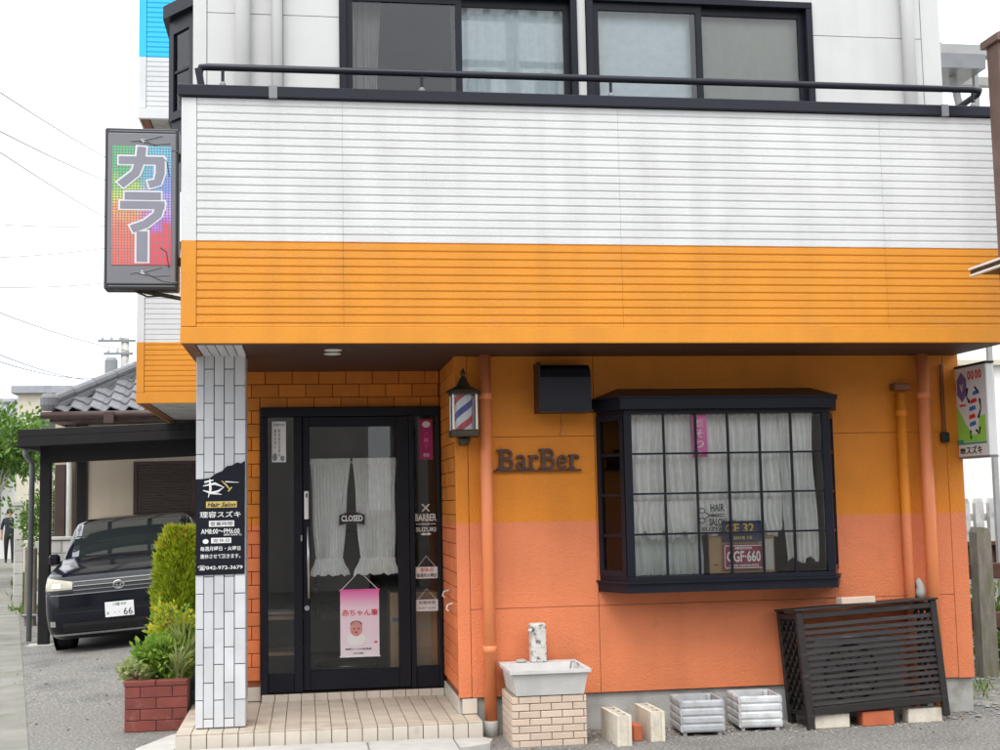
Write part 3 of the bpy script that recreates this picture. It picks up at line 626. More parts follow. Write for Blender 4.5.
# ------------------------------------------------------------------ porch
porch = thing('tiled_porch', 'low porch step paved with beige square tiles at the entrance', 'porch', (.17, 9.6, 0))
MB().box(-.855, 1.185, 9.010, DW+.01, -.1, .128).box(-.35, 1.06, DW-.05, DW+.019, .128, .19).build('slab', 'porch_grout', porch)
tp = .1
nx = 20; wx = (1.197+.867)/nx
for i in range(nx+0):
    for j in range(13):
        cx = -.867+wx*(i+.5); cy = 9.0+.1025*(j+.5)
        if cx > 1.06 and cy > W+.02: continue
        if -.74 < cx-.04 and cx+.04 < -.43 and 9.2 < cy-.04 and cy+.04 < 9.48: continue
        tile(porch, 'top', wx-.005, .0975, (cx, cy, .128), 'porch_tile', d=.012)
for i in range(nx):
    tile(porch, 'front', wx-.006, .098, (-.867+wx*(i+.5), 9.010, .078), 'porch_riser_tile', d=.012)
for i in range(14):
    tile(porch, 'front', .096, .056, (-.342+.1005*(i+.5), DW-.05, .168), 'porch_riser_tile', d=.012)
for j in range(13): tile(porch, 'left', .0975, .098, (-.855, 9.0+.1025*(j+.5), .078), 'porch_riser_tile', d=.012)
sk = MB().box(-.785, -.352, DW+.012, DW+.02, .14, .25).box(1.0775, 1.09, W+.03, DW-.055, .12, .25).box(1.09, 1.20, W+.012, W+.025, .12, .25).build('skirting', 'porch_grout', shop)
for i in range(3): tile(sk, 'front', .105, .105, (-.405-.108*i, DW+.012, .197), 'porch_riser_tile', d=.010)
for j in range(9): tile(sk, 'left', .105, .105, (1.0775, W+.09+.108*j, .197), 'porch_riser_tile', d=.010)
tile(sk, 'front', .107, .105, (1.145, W+.012, .197), 'porch_riser_tile', d=.010)
for i, (x0, x1, y0, y1, lab) in enumerate(((-.86, .40, 8.0, 8.93, 'long pale concrete cover slab in front of the white tiled pillar'), (.405, .98, 8.15, 8.93, 'grey concrete cover slab in front of the porch middle'))):
    s_ = MB().bbox(x0, x1, y0, y1-.002, -.02, .055, .012).build('cover_slab', 'pale_concrete'); tag(s_, lab, 'slab', 'concrete slabs before the porch')
s_ = MB().prism([(.985, 8.928), (1.19, 8.928), (1.24, 8.85), (1.2, 8.7), (1.05, 8.6), (.985, 8.6)], 'z', -.02, .045).build('cover_slab', 'pale_concrete'); tag(s_, 'chipped concrete slab beside the foot of the downpipe', 'slab', 'concrete slabs before the porch')
rmp = MB().prism([(-1.16, 8.5), (-.88, 8.5), (-.88, 9.72), (-.95, 9.7), (-1.14, 9.2)], 'z', -.02, .03).build('ramp_slab', 'pale_concrete'); tag(rmp, 'bright concrete patch beside the porch and brick planter', 'slab')

# ------------------------------------------------------------------ bay window
BYF = 9.0
bay = MB().prism([(2.10, W-.004), (2.245, BYF-.015), (3.80, BYF-.015), (3.945, W-.004)], 'z', .975, 1.04).build('bay_window', 'dark_frame', shop)
MB().prism([(2.085, W-.004), (2.235, BYF-.03), (3.81, BYF-.03), (3.96, W-.004)], 'z', 1.041, 1.056).build('sill', 'dark_frame', bay)
MB().prism([(2.115, W-.004), (2.255, BYF), (3.79, BYF), (3.93, W-.004)], 'z', 1.057, 1.09).build('bottom_rail', 'dark_frame', bay)
MB().prism([(2.115, W-.004), (2.255, BYF), (3.79, BYF), (3.93, W-.004)], 'z', 2.245, 2.275).build('top_rail', 'dark_frame', bay)
MB().prism([(2.07, W-.004), (2.215, BYF-.045), (3.83, BYF-.045), (3.975, W-.004)], 'z', 2.276, 2.355).build('fascia', 'dark_frame', bay)
rf = MB(); a = [(2.06, W-.004, 2.356), (2.205, BYF-.055, 2.356), (3.84, BYF-.055, 2.356), (3.985, W-.004, 2.356)]; b2 = [(2.06, W-.004, 2.366), (2.205, BYF-.055, 2.366), (3.84, BYF-.055, 2.366), (3.985, W-.004, 2.366)]
rf.add(a+b2+[(2.28, W-.004, 2.45), (3.77, W-.004, 2.45)], [(3,2,1,0),(0,1,5,4),(1,2,6,5),(2,3,7,6),(5,6,9,8),(4,5,8),(6,7,9),(0,4,8,9,7,3)]); rf.build('bay_roof', 'dark_frame', bay)
# corner posts
for p in ((2.2775, BYF+.022), (3.7675, BYF+.022)): MB().bbox(p[0]-.0275, p[0]+.0275, p[1]-.022, p[1]+.022, 1.09, 2.245, .003).build('corner_post', 'dark_frame', bay)
FX0, FX1, FZ0, FZ1 = 2.305, 3.74, 1.09, 2.245
xs = [2.306, 2.533, 2.769, 3.011, 3.249, 3.489, 3.735]; xs = [FX0+(FX1-FX0)*i/6 for i in range(7)]; zs = [1.09, 1.385, 1.672, 1.958, 2.245]
gb = MB()
pw = (FX1-FX0)/6
for x in xs[1:-1]: MB().box(x-.007, x+.007, BYF+.010, BYF+.032, 1.09, 2.245).build('glazing_bar', 'dark_frame', bay)
for z in zs[1:-1]: MB().box(FX0, FX1, BYF+.012, BYF+.030, z-.007, z+.007).build('glazing_bar', 'dark_frame', bay)
for j in range(4):
    pm = MB().box(-pw/2+.007, pw/2-.007, -.0025, .0025, -(zs[j+1]-zs[j])/2+.007, (zs[j+1]-zs[j])/2-.007).mesh('pane')
    for i in range(6): piece('pane', pm, 'glass', bay, ((xs[i]+xs[i+1])/2, BYF+.02, (zs[j]+zs[j+1])/2))
for p, q in (((2.125, W-.01), (2.262, BYF+.03)), ((3.783, BYF+.03), (3.92, W-.01))): bay_face(p, q, 1.09, 2.245, bay, 3, t=.04)
# what hangs and stands in the bay
Yb = BYF+.125
curtain('valance', 'white ruffled cafe curtain across the upper part of the bay window', 2.28, 3.49, 1.43, 2.26, Yb, 21, .034, 'white_curtain', 2.26, 3.50, wav=.035, seed=11, rows=20)
curtain('frill', 'white lace frill along the hem of the bay curtain', 2.26, 3.42, 1.36, 1.62, Yb-.03, 30, .026, 'white_curtain', 2.25, 3.44, wav=.03, seed=14, rows=10)
curtain('curtain', 'white curtain hanging long beside the cardboard box in the bay', 3.44, 3.70, 1.17, 2.26, Yb-.02, 7, .03, 'white_curtain', 3.47, 3.71, wav=.02, seed=12, rows=18)
curtain('sheer', 'pale green sheer curtain low in the bay window', 2.26, 2.85, 1.09, 1.46, Yb+.03, 12, .018, 'sheer_curtain', seed=13, rows=10)
curtain('net_curtain', 'net curtain low in the narrow side pane of the bay', 2.145, 2.28, 1.09, 1.66, 9.288, 6, .004, 'white_curtain', seed=15, rows=8, slope=-1.8)
curtain('net_curtain', 'beige curtain high in the narrow side pane of the bay', 2.145, 2.28, 1.64, 2.24, 9.289, 5, .004, 'beige_cloth', seed=16, rows=8, slope=-1.8)
MB().tube([(2.28, Yb+.01, 2.235), (3.72, Yb+.01, 2.235)], .008, 8).build('curtain_rod', 'white_plastic', bay)
Yp = BYF+.0
bx = thing('carton', 'open brown carton standing in the bay behind the number plates', 'box', (3.08, Yp+.12, 1.09))
MB().bbox(2.87, 3.36, Yp+.07, Yp+.095, 1.092, 1.36, .003).build('carton_body', 'cardboard', bx)
MB().prism([(2.96, 1.36), (3.04, 1.48), (3.22, 1.42), (3.30, 1.36)], 'y', Yp+.075, Yp+.08).build('flap', 'cardboard', bx)
MB().box(3.24, 3.35, Yp+.067, Yp+.0695, 1.11, 1.33).build('carton_label', 'dim_white', bx); MB().box(2.90, 2.93, Yp+.068, Yp+.0695, 1.15, 1.158).build('mark', 'black_ink', bx)
mat('navy_ink', (.02, .035, .12), .4, .05); mat('yellow_ink', (.72, .52, .05), .5); mat('maroon_ink', (.24, .02, .045), .4, .06, 20)
n1 = thing('number_plate', 'navy number plate with yellow characters in the bay window', 'number plate', (3.11, Yp+.05, 1.31))
MB().bbox(2.965, 3.26, Yp+.055, Yp+.06, 1.318, 1.465, .002).build('plate', 'navy_ink', n1); write('CE 32', 3.10, Yp+.054, 1.415, .21, .062, 'yellow_ink', n1, off=.004); write('2018 12', 3.12, Yp+.054, 1.345, .14, .02, 'yellow_ink', n1, off=.002)
n2 = thing('number_plate', 'maroon number plate with white CGF 660 characters in the bay window', 'number plate', (3.11, Yp+.03, 1.10))
MB().bbox(2.965, 3.265, Yp+.035, Yp+.04, 1.12, 1.30, .002).build('plate', 'maroon_ink', n2)
for z0, z1, x0, x1 in ((1.286, 1.292, 2.975, 3.255), (1.128, 1.134, 2.975, 3.255)): MB().box(x0, x1, Yp+.033, Yp+.0345, z0, z1).build('border', 'white_ink', n2)
for x0 in (2.972, 3.254): MB().box(x0, x0+.005, Yp+.033, Yp+.0345, 1.136, 1.284).build('border', 'white_ink', n2)
write('ARIZONA', 3.115, Yp+.034, 1.272, .13, .018, 'white_ink', n2, off=.002); write('CGF·660', 3.115, Yp+.034, 1.212, .25, .075, 'white_ink', n2, off=.004); write('GRAND CANYON STATE', 3.115, Yp+.034, 1.148, .22, .016, 'white_ink', n2, off=.001)
ht = thing('window_lettering', 'black HAIR SALON SUZUKI lettering with scissors on the bay glass', 'lettering', (2.9, BYF+.015, 1.4))
Yl = BYF+.0165
write('HAIR', 2.925, Yl, 1.565, .10, .05, 'black_ink', ht, ext=.0008, off=.006); write('SALON', 2.925, Yl, 1.462, .125, .05, 'black_ink', ht, ext=.0008, off=.006); write('SUZUKI', 2.90, Yl, 1.412, .19, .024, 'black_ink', ht, ext=.0008, off=.003)
sc_ = MB()
for cz, dz in ((1.545, -1), (1.475, 1)):
    pts = [(2.81+.022*math.cos(t), Yl, cz+.017*math.sin(t)) for t in [2*PI*i/14 for i in range(15)]]; sc_.tube(pts, .0035, 5)
    sc_.tube([(2.828, Yl, cz+dz*.012), (2.88, Yl, 1.51+dz*.004), (2.985, Yl-.001*dz, 1.51+dz*.008)], [.003, .006, .002], 5)
sc_.build('scissors', 'black_ink', ht)
Yb = BYF+.10
pk = thing('ribbon_sign', 'narrow pink vertical strip sign hanging in the bay window', 'sign', (2.80, Yb-.05, 1.92))
MB().box(2.765, 2.875, Yb-.055, Yb-.052, 1.93, 2.235).build('strip', 'pink_ink', pk)
for j, ch in enumerate('顔そり'): write(ch, 2.82, Yb-.056, 2.175-.075*j, .06, .055, 'white_ink', pk, off=.003)
write('◎', 2.82, Yb-.056, 1.958, .03, .03, 'white_ink', pk)

# ------------------------------------------------------------------ signs on the front
def stroke(pts, wd): 
    mb = MB(); n = len(pts); L_s = []; R_s = []
    for i, p in enumerate(pts):
        d = Vector(pts[min(i+1, n-1)])-Vector(pts[max(i-1, 0)]); d.normalize(); q = Vector((-d.y, d.x))*wd/2
        e = d*wd*.0; L_s.append(Vector(p)+q); R_s.append(Vector(p)-q)
    return [(v.x, v.y) for v in L_s]+[(v.x, v.y) for v in reversed(R_s)]
mat('old_wood', (.085, .04, .028), .7, .3, 12, stretch=(1, 1, 6), bump=.3, bs=60)
bb = thing('letter_sign', 'dark wooden BarBer letters standing on a thin ledge on the orange wall', 'letter sign', (1.67, W, 1.86))
LZ = 1.866
def arc(cx, cz, rx, rz, a0, a1, n=14): return [(cx+rx*math.cos(R(a0+(a1-a0)*i/n)), cz+rz*math.sin(R(a0+(a1-a0)*i/n))) for i in range(n+1)]
GLYPH = {   # slab-serif strokes in a unit box: (points, width)
 'B': [([(.24, 0), (.24, 1)], .26), ([(-.02, .06), (.46, .06)], .12), ([(-.02, .94), (.46, .94)], .12), ([(.36, .94)]+arc(.52, .745, .27, .195, 90, -90)+[(.36, .55)], .15), ([(.36, .53)]+arc(.54, .29, .30, .235, 90, -90)+[(.36, .06)], .16)],
 'a': [([(.66, 0), (.66, .62)], .24), ([(.60, .07), (.98, .07)], .14), (arc(.40, .66, .28, .27, 165, 0), .20), (arc(.36, .27, .23, .22, 20, 385), .17)],
 'r': [([(.26, 0), (.26, .96)], .26), ([(-.02, .07), (.56, .07)], .14), ([(-.02, .91), (.36, .91)], .14), (arc(.66, .56, .34, .34, 175, 60), .22), (arc(.84, .78, .07, .07, 0, 360, 10), .14)],
 'e': [(arc(.48, .48, .36, .40, 5, 320, 22), .21), ([(.18, .50), (.90, .50)], .13)]}
for ch, x0, x1, h in (('B', 1.372, 1.500, .150), ('a', 1.506, 1.596, .108), ('r', 1.600, 1.676, .108), ('B', 1.680, 1.806, .150), ('e', 1.812, 1.896, .108), ('r', 1.900, 1.978, .108)):
    mb = MB()
    for i, (pts, wd) in enumerate(GLYPH[ch]):
        sx_ = x1-x0; poly = stroke([(p[0]*sx_, p[1]*h) for p in pts], wd*(sx_+h)/2*.92)
        n_ = len(poly)//2
        for q in range(n_-1):     # a chain of quads keeps curved strokes clean
            qd = [poly[q], poly[q+1], poly[2*n_-2-q], poly[2*n_-1-q]]
            mb.prism([(x0+u_, LZ+v_) for u_, v_ in qd], 'y', W-.030-.0006*i, W-.004)
    mb.build('letter', 'old_wood', bb)
MB().bbox(1.345, 1.99, W-.035, W-.002, LZ-.014, LZ-.002, .002).build('ledge', 'old_wood', bb)

bp = thing('barber_pole_lamp', 'wall lantern with red white and blue barber stripes beside the downpipe', 'barber pole', (1.10, W-.2, 2.03))
lx, ly = 1.115, W-.16
mat('bronze', (.06, .045, .03), .45, .3, 14, bump=.2, metal=.4)
mat('stripe_white', (.72, .76, .80), .35, .03); mat('stripe_blue', (.035, .05, .30), .35, .04); mat('stripe_red', (.55, .03, .06), .35, .04)
MB().lathe([(.125, 0), (.12, .014), (.05, .05), (.03, .09), (.012, .12), (.02, .14), (.004, .175)], 8, (lx, ly, 2.415)).build('cap', 'bronze', bp)
MB().bbox(lx-.10, lx+.10, ly-.10, ly+.10, 2.400, 2.414, .004).build('lid', 'bronze', bp)
for sx in (-1, 1):
    for sy in (-1, 1): MB().bbox(lx+sx*.083-.007, lx+sx*.083+.007, ly+sy*.083-.007, ly+sy*.083+.007, 2.15, 2.399, .002).build('post', 'white_plastic', bp)
MB().bbox(lx-.098, lx+.098, ly-.098, ly+.098, 2.10, 2.149, .006).build('base', 'bronze', bp)
MB().lathe([(.02, -.06), (.035, -.05), (.045, -.02), (.045, 0)], 12, (lx, ly, 2.098)).build('finial', 'bronze', bp, smooth=True)
MB().bar((lx, ly+.05, 2.07), (lx, W, 2.07), .04, .05).build('bracket', 'bronze', bp)
cyl = MB().lathe([(.062, 0), (.062, .248)], 24, (lx, ly, 2.15)).build('cylinder', 'stripe_white', bp, smooth=False)
for k, mm in enumerate(('stripe_red', 'stripe_blue', 'stripe_red', 'stripe_blue')):   # helical bands
    s_ = MB(); n = 40; rr = .0632
    zc0 = 2.15+.31-.115*k*1.0
    for i in range(n+1):
        th = -PI+PI*i/n*1.0; zz = zc0-.02+(th+PI/2)*.045
        for d in (0, .052): s_.v.append((lx+rr*math.cos(th), ly+rr*math.sin(th), min(2.397, max(2.151, zz-d))))
    s_.f = [(2*i, 2*i+2, 2*i+3, 2*i+1) for i in range(n)]
    s_.build('stripe', mm, cyl, fix=False)
for sx, sy in ((0, -1), (-1, 0), (1, 0)):
    g_ = MB().box(lx-.075, lx+.075, ly-.0855, ly-.083, 2.151, 2.398) if sy else MB().box(lx+sx*.084-.0012, lx+sx*.084+.0012, ly-.075, ly+.075, 2.151, 2.398)
    g_.build('pane', 'glass', bp)

# board on the tiled pillar
mat('board_navy', (.009, .010, .018), .4, .1, spec=.25)
ps = thing('pillar_sign', 'dark shop board with mountain outline and phone number on the tiled pillar', 'sign', (-.58, 9.165, 1.17))
yb_ = 9.1685
MB().prism([(-.748, 1.176), (-.418, 1.178), (-.416, 1.955), (-.445, 1.938), (-.47, 1.945), (-.505, 1.925), (-.54, 1.92), (-.575, 1.885), (-.615, 1.87), (-.655, 1.84), (-.69, 1.835), (-.748, 1.832)], 'y', yb_-.006, yb_-.0005).build('board', 'board_navy', ps)
yt = yb_-.0075
def ptext(s, zc, wd, ht, m='white_ink', x=-.583, off=.003, shear=0): return write(s, x, yt, zc, wd, ht, m, ps, ext=.0008, off=off, shear=shear)
def pbox(x0, x1, z0, z1, m): return MB().box(x0, x1, yt-.0006, yt+.0008, z0, z1).build('plate', m, ps)
pbox(-.68, -.472, 1.635, 1.678, 'gold_ink'); write('Hair Salon', -.575, yt-.001, 1.656, .19, .03, 'black_ink', ps, ext=.0008, off=.002, shear=.3)
ptext('理容スズキ', 1.588, .275, .042, off=.005)
pbox(-.66, -.49, 1.505, 1.545, 'white_ink'); write('営業時間', -.575, yt-.001, 1.525, .15, .028, 'black_ink', ps, ext=.0008)
ptext('AM8:00〜PM6:00', 1.473, .26, .034); ptext('(受付 5:30まで)', 1.447, .12, .016, x=-.50, off=.001)
pbox(-.645, -.51, 1.392, 1.428, 'white_ink'); write('定休日', -.577, yt-.001, 1.41, .11, .025, 'black_ink', ps, ext=.0008)
disc(-.682, 1.405, .02, .016, yt).build('dot', 'white_ink', ps)
ptext('毎週月曜日・火曜日', 1.355, .27, .03); ptext('連休させて頂きます。', 1.303, .27, .03)
ptext('☎042-972-3679', 1.225, .30, .034, off=.004)
em = MB()
for pts, r in (([(-.70, 1.785), (-.62, 1.80), (-.56, 1.775), (-.60, 1.745), (-.66, 1.74)], [.003, .010, .004, .009, .002]), ([(-.655, 1.83), (-.65, 1.76), (-.665, 1.705)], [.006, .010, .002]), ([(-.70, 1.755), (-.645, 1.735), (-.575, 1.725)], [.003, .009, .002]), ([(-.69, 1.81), (-.63, 1.825)], [.008, .004])):
    em.tube([(x, yt, z) for x, z in pts], r, 6)
em.build('emblem', 'white_ink', ps)
MB().tube([(-.575, yt, 1.82), (-.54, yt, 1.785), (-.52, yt, 1.76)], [.002, .007, .004], 6).tube([(-.53, yt, 1.745), (-.505, yt, 1.775)], .005, 6).build('emblem', 'gold_ink', ps); MB().tube([(-.55, yt, 1.812), (-.46, yt, 1.806)], [.005, .002], 6).build('emblem', 'white_ink', ps)

# LED colour sign on the balcony end
led = thing('led_sign', 'colourful LED box sign with large kana fixed to the balcony corner', 'sign', (-1.06, 8.62, 3.06))
SX0, SX1, SZ0, SZ1, SY = -1.288, -.818, 3.055, 4.128, 8.56
mat('led_case', (.035, .035, .042), .3, .05); mat('led_grey', (.17, .17, .185), .3, .05, emit=.05)
MB().bbox(SX0, SX1, SY, SY+.14, SZ0, SZ1, .008).build('case', 'led_case', led)
MB().bbox(SX0+.022, SX1-.014, SY-.012, SY-.0005, SZ0+.035, SZ1-.035, .006).build('face', 'led_grey', led)
for z in (SZ0+.022, SZ1-.022): MB().box(SX0+.03, SX1-.02, SY-.006, SY-.0005, z-.003, z+.003).build('trim', 'bracket_grey', led)
m = bpy.data.materials.new('led_dots'); m.use_nodes = True; MATS['led_dots'] = m; t = m.node_tree; N = t.nodes; L = t.links; b = N['Principled BSDF']
g = N.new('ShaderNodeNewGeometry'); s_ = N.new('ShaderNodeSeparateXYZ'); L.new(g.outputs['Position'], s_.inputs[0])
def mr_(o_, a, b_):
    q = N.new('ShaderNodeMapRange'); q.inputs[1].default_value = a; q.inputs[2].default_value = b_; L.new(o_, q.inputs[0]); return q.outputs[0]
u = mr_(s_.outputs[0], SX0+.05, SX1-.04); v = mr_(s_.outputs[2], 3.25, 3.97)
nz = N.new('ShaderNodeTexNoise'); nz.inputs['Scale'].default_value = 13; L.new(g.outputs['Position'], nz.inputs['Vector'])
vv = N.new('ShaderNodeMath'); vv.operation = 'MULTIPLY_ADD'; L.new(nz.outputs['Fac'], vv.inputs[0]); vv.inputs[1].default_value = .55; vo = N.new('ShaderNodeMath'); vo.operation = 'SUBTRACT'; vo.inputs[1].default_value = .14; L.new(v, vo.inputs[0]); L.new(vo.outputs[0], vv.inputs[2])
def rampc(stops):
    q = N.new('ShaderNodeValToRGB'); e = q.color_ramp.elements
    while len(e) > 1: e.remove(e[-1])
    e[0].position = stops[0][0]; e[0].color = (*stops[0][1], 1)
    for p_, c_ in stops[1:]: x_ = e.new(p_); x_.color = (*c_, 1)
    L.new(vv.outputs[0], q.inputs[0]); return q.outputs[0]
lc = rampc(((0.15, (.75, .10, .06)), (.42, (.80, .16, .07)), (.58, (.75, .32, .10)), (.72, (.45, .65, .07)), (.95, (.07, .42, .14))))
rc = rampc(((0.15, (.75, .03, .05)), (.40, (.72, .05, .07)), (.46, (.42, .12, .60)), (.62, (.55, .32, .80)), (.8, (.16, .26, .75)), (1.0, (.10, .45, .62))))
um = N.new('ShaderNodeMath'); um.operation = 'MULTIPLY_ADD'; um.inputs[1].default_value = .3; L.new(nz.outputs['Fac'], um.inputs[0]); L.new(u, um.inputs[2])
uf = mr_(um.outputs[0], .55, .78); mc = N.new('ShaderNodeMixRGB'); L.new(uf, mc.inputs[0]); L.new(lc, mc.inputs[1]); L.new(rc, mc.inputs[2])
def wave(o_):
    q = N.new('ShaderNodeMath'); q.operation = 'MULTIPLY'; q.inputs[1].default_value = 2*PI/.0185; L.new(o_, q.inputs[0]); q2 = N.new('ShaderNodeMath'); q2.operation = 'COSINE'; L.new(q.outputs[0], q2.inputs[0]); return mr_(q2.outputs[0], -1, -.1)
dm = N.new('ShaderNodeMath'); dm.operation = 'MULTIPLY'; L.new(wave(s_.outputs[0]), dm.inputs[0]); L.new(wave(s_.outputs[2]), dm.inputs[1])
md = N.new('ShaderNodeMixRGB'); L.new(dm.outputs[0], md.inputs[0]); md.inputs[1].default_value = (.15, .14, .16, 1); L.new(mc.outputs[0], md.inputs[2])
L.new(md.outputs[0], b.inputs['Base Color']); L.new(md.outputs[0], b.inputs['Emission Color']); b.inputs['Emission Strength'].default_value = .22; b.inputs['Roughness'].default_value = .3
MB().box(SX0+.05, SX1-.045, SY-.0165, SY-.0125, 3.215, 4.005).build('display', 'led_dots', led)
mat('led_white', (.55, .55, .58), .4, 0, emit=.15); mat('led_char', (.20, .20, .235), .4, .05, emit=.12)
yl = SY-.0185
KA = [[(-.135, .045), (.118, .045)], [(.10, .06), (.10, -.04), (.085, -.10), (.035, -.115)], [(-.005, .135), (-.012, .05), (-.04, -.04), (-.125, -.12)]]
RA = [[(-.10, .095), (.105, .095)], [(-.125, .035), (.125, .035)], [(.105, .05), (.085, -.03), (.02, -.09), (-.06, -.125)]]
BAR = [[(0, .10), (0, -.10)]]
for (strokes, zc, sw) in ((KA, 3.862, .050), (RA, 3.575, .050), (BAR, 3.335, .062)):
    for i, st_ in enumerate(strokes):
        for (ww, ext, yy, mm) in ((sw+.022, .010, yl-.0002*i, 'led_white'), (sw, 0, yl-.0022-.0002*i, 'led_char')):
            p_ = [Vector(q) for q in st_]; p_[0] = p_[0]-(p_[1]-p_[0]).normalized()*ext; p_[-1] = p_[-1]+(p_[-1]-p_[-2]).normalized()*ext
            MB().prism([(-1.045+x*1.12, zc+z*1.0) for x, z in stroke([tuple(q) for q in p_], ww)], 'y', yy-.0009, yy).build('stroke', mm, led)
for z, d in ((4.05, -1), (3.155, 1)): MB().prism([(-1.062, z), (-1.028, z), (-1.045, z+d*.028)], 'y', SY-.0145, SY-.0125).build('arrow', 'led_white', led)
sc2 = MB()
for z in (4.025, 3.15):
    for k in range(3): x = -1.0+.05*k; sc2.tube([(x-.12, SY-.014, z+.01), (x-.02, SY-.014, z+.022-.03*k), (x+.08, SY-.014, z+.05-.05*k)], .003, 5)
for k in range(2): sc2.tube([(-.93, SY-.0175, 3.93-.6*k), (-.89, SY-.0175, 3.90-.6*k), (-.875, SY-.0175, 3.80-.6*k)], .0035, 5)
sc2.build('scissor_prints', 'led_case', led)
MB().tube([(-1.10, SY+.07, SZ0), (-1.02, SY+.08, SZ0-.035), (-.86, SY+.05, SZ0-.03), (-.79, SY+.04, SZ0-.065)], .006, 6).build('cable', 'bronze', led)
for a_, b_, q_ in (((-1.15, SY+.08, SZ0+.02), (-.79, SY+.08, SZ0-.05), .025), ((-.83, SY+.07, 3.95), (-.785, SY+.07, 3.95), .05), ((-.83, SY+.07, 3.25), (-.785, SY+.07, 3.25), .05)): MB().bar(a_, b_, q_, q_).build('bracket', 'bronze', led)

# double-sided sign on the right corner
rs = thing('projecting_sign', 'white projecting sign with purple hexagon and striped figure on the corner', 'sign', (4.97, 9.1, 1.9))
X0 = 4.945
mat('sign_face', (.74, .75, .74), .4, .04); mat('sign_green', (.30, .66, .10), .4, .03); mat('sign_teal', (.02, .30, .27), .4, .03); mat('sign_purple', (.17, .11, .30), .4, .06, 30); mat('sign_blue', (.03, .16, .55), .4)
MB().bbox(X0, X0+.062, 8.83, 9.285, 1.905, 2.585, .006).build('case', 'sign_face', rs)
MB().box(X0-.004, X0+.066, 8.825, 9.288, 2.585, 2.60).build('edge_trim', 'dark_metal', rs); MB().box(X0-.004, X0+.066, 8.825, 9.288, 1.893, 1.905).build('edge_trim', 'bracket_grey', rs)
SIDE = (PI/2, 0, -PI/2)
def sprism(poly, m, name='print', dx=.0015): return MB().prism(poly, 'x', X0-dx, X0-.0003).build(name, m, rs)   # (y, z)
sprism([(9.28, 2.30), (9.16, 2.16), (9.06, 2.07), (8.865, 2.07), (8.865, 2.015), (9.28, 2.015)], 'sign_green'); sprism([(8.985, 2.071), (8.865, 2.071), (8.865, 2.21), (8.945, 2.20)], 'sign_green')
sprism([(9.282, 2.012), (8.865, 2.012), (8.865, 1.998), (9.282, 1.998)], 'sign_teal'); sprism([(9.28, 2.035), (9.20, 2.035), (9.20, 2.0125), (9.28, 2.0125)], 'sign_teal', dx=.002)
sprism([(9.19+.082*math.cos(R(a)), 2.435+.115*math.sin(R(a))) for a in range(30, 390, 60)], 'sign_purple')
write('V', X0-.002, 9.19, 2.43, .05, .06, 'white_ink', rs, rot=SIDE); write('理容', X0-.002, 9.185, 2.295, .10, .02, 'red_ink', rs, rot=SIDE)
for k, yc in enumerate((9.075, 9.025, 8.965, 8.915)):
    sprism([(yc+.022*math.cos(2*PI*i/14), 2.515+.034*math.sin(2*PI*i/14)) for i in range(14)], 'red_ink')
    sprism([(yc+.006*math.cos(2*PI*i/10), 2.515+.018*math.sin(2*PI*i/10)) for i in range(10)], 'sign_face', dx=.0022)
for k, (yc, zc, mm) in enumerate(((8.98, 2.36, 'sign_blue'), (9.02, 2.30, 'red_ink'), (9.04, 2.245, 'sign_blue'), (9.05, 2.185, 'red_ink'), (9.045, 2.13, 'sign_blue'))):
    sprism([(yc+.05, zc+.0), (yc+.045, zc+.03), (yc-.035, zc+.04), (yc-.045, zc+.01)], mm, dx=.0025)
for pts in ([(9.10, 2.42), (9.12, 2.36), (9.08, 2.31)], [(8.93, 2.33), (8.92, 2.26), (8.96, 2.19)], [(9.08, 2.10), (9.09, 2.07), (9.075, 2.04)], [(9.0, 2.10), (8.96, 2.07), (8.94, 2.12)], [(8.99, 2.42), (8.94, 2.37)]): MB().tube([(X0-.002, y, z) for y, z in pts], [.010, .004, .010][:len(pts)], 6).build('figure_line', 'black_ink', rs)
write('理容', X0-.002, 9.22, 1.95, .075, .045, 'black_ink', rs, rot=SIDE, off=.003); write('スズキ', X0-.002, 9.05, 1.955, .23, .06, 'black_ink', rs, rot=SIDE, off=.006)
for z in (2.45, 2.02): MB().bar((X0+.03, 9.284, z), (X0+.03, 9.32, z), .05, .05).build('bracket', 'dark_metal', rs)

# ------------------------------------------------------------------ things along the foot of the wall
mat('sink_concrete', (.58, .57, .55), .6, .07, 9, bump=.25, bs=120, streak=.12, speck=((.42, .41, .39), .66, 60))
mat('sink_brick', (.60, .47, .37), .7, .07, 8, rand=.07, bump=.3, bs=120); mat('sink_joint', (.34, .26, .2), .9)
mat('mossy', (.60, .58, .54), .85, .1, 20, bump=.5, bs=60, dirt=((.06, .06, .05), .9, 28, .52))
sk_ = thing('garden_sink', 'white concrete utility sink on a beige brick pedestal beside the downpipe', 'sink', (1.62, 8.98, 0))
bs_ = MB(); zt, zb = .505, .335
def ring(x0, x1, y0, y1, z): return [(x0, y0, z), (x1, y0, z), (x1, y1, z), (x0, y1, z)]
o_ = ring(1.345, 1.90, 8.70, 9.25, zt); o2 = ring(1.365, 1.88, 8.72, 9.23, zt-.03); o3 = ring(1.39, 1.855, 8.745, 9.21, zb); i1 = ring(1.375, 1.87, 8.73, 9.12, zt); i2 = ring(1.40, 1.845, 8.755, 9.10, zb+.05)
bs_.add(o_+ring(1.345, 1.90, 8.70, 9.25, zt-.022)+o2+o3+i1+i2, [(a+i, a+(i+1) % 4, b+(i+1) % 4, b+i) for a, b in ((0, 4), (4, 8), (8, 12), (0, 16), (16, 20)) for i in range(4)]+[(20, 21, 22, 23), (15, 14, 13, 12)])
bs_.build('basin', 'sink_concrete', sk_)
pd = MB().box(1.372, 1.862, 8.762, 9.20, -.05, .331).build('pedestal', 'sink_joint', sk_)
bh, bl = .0485, .148
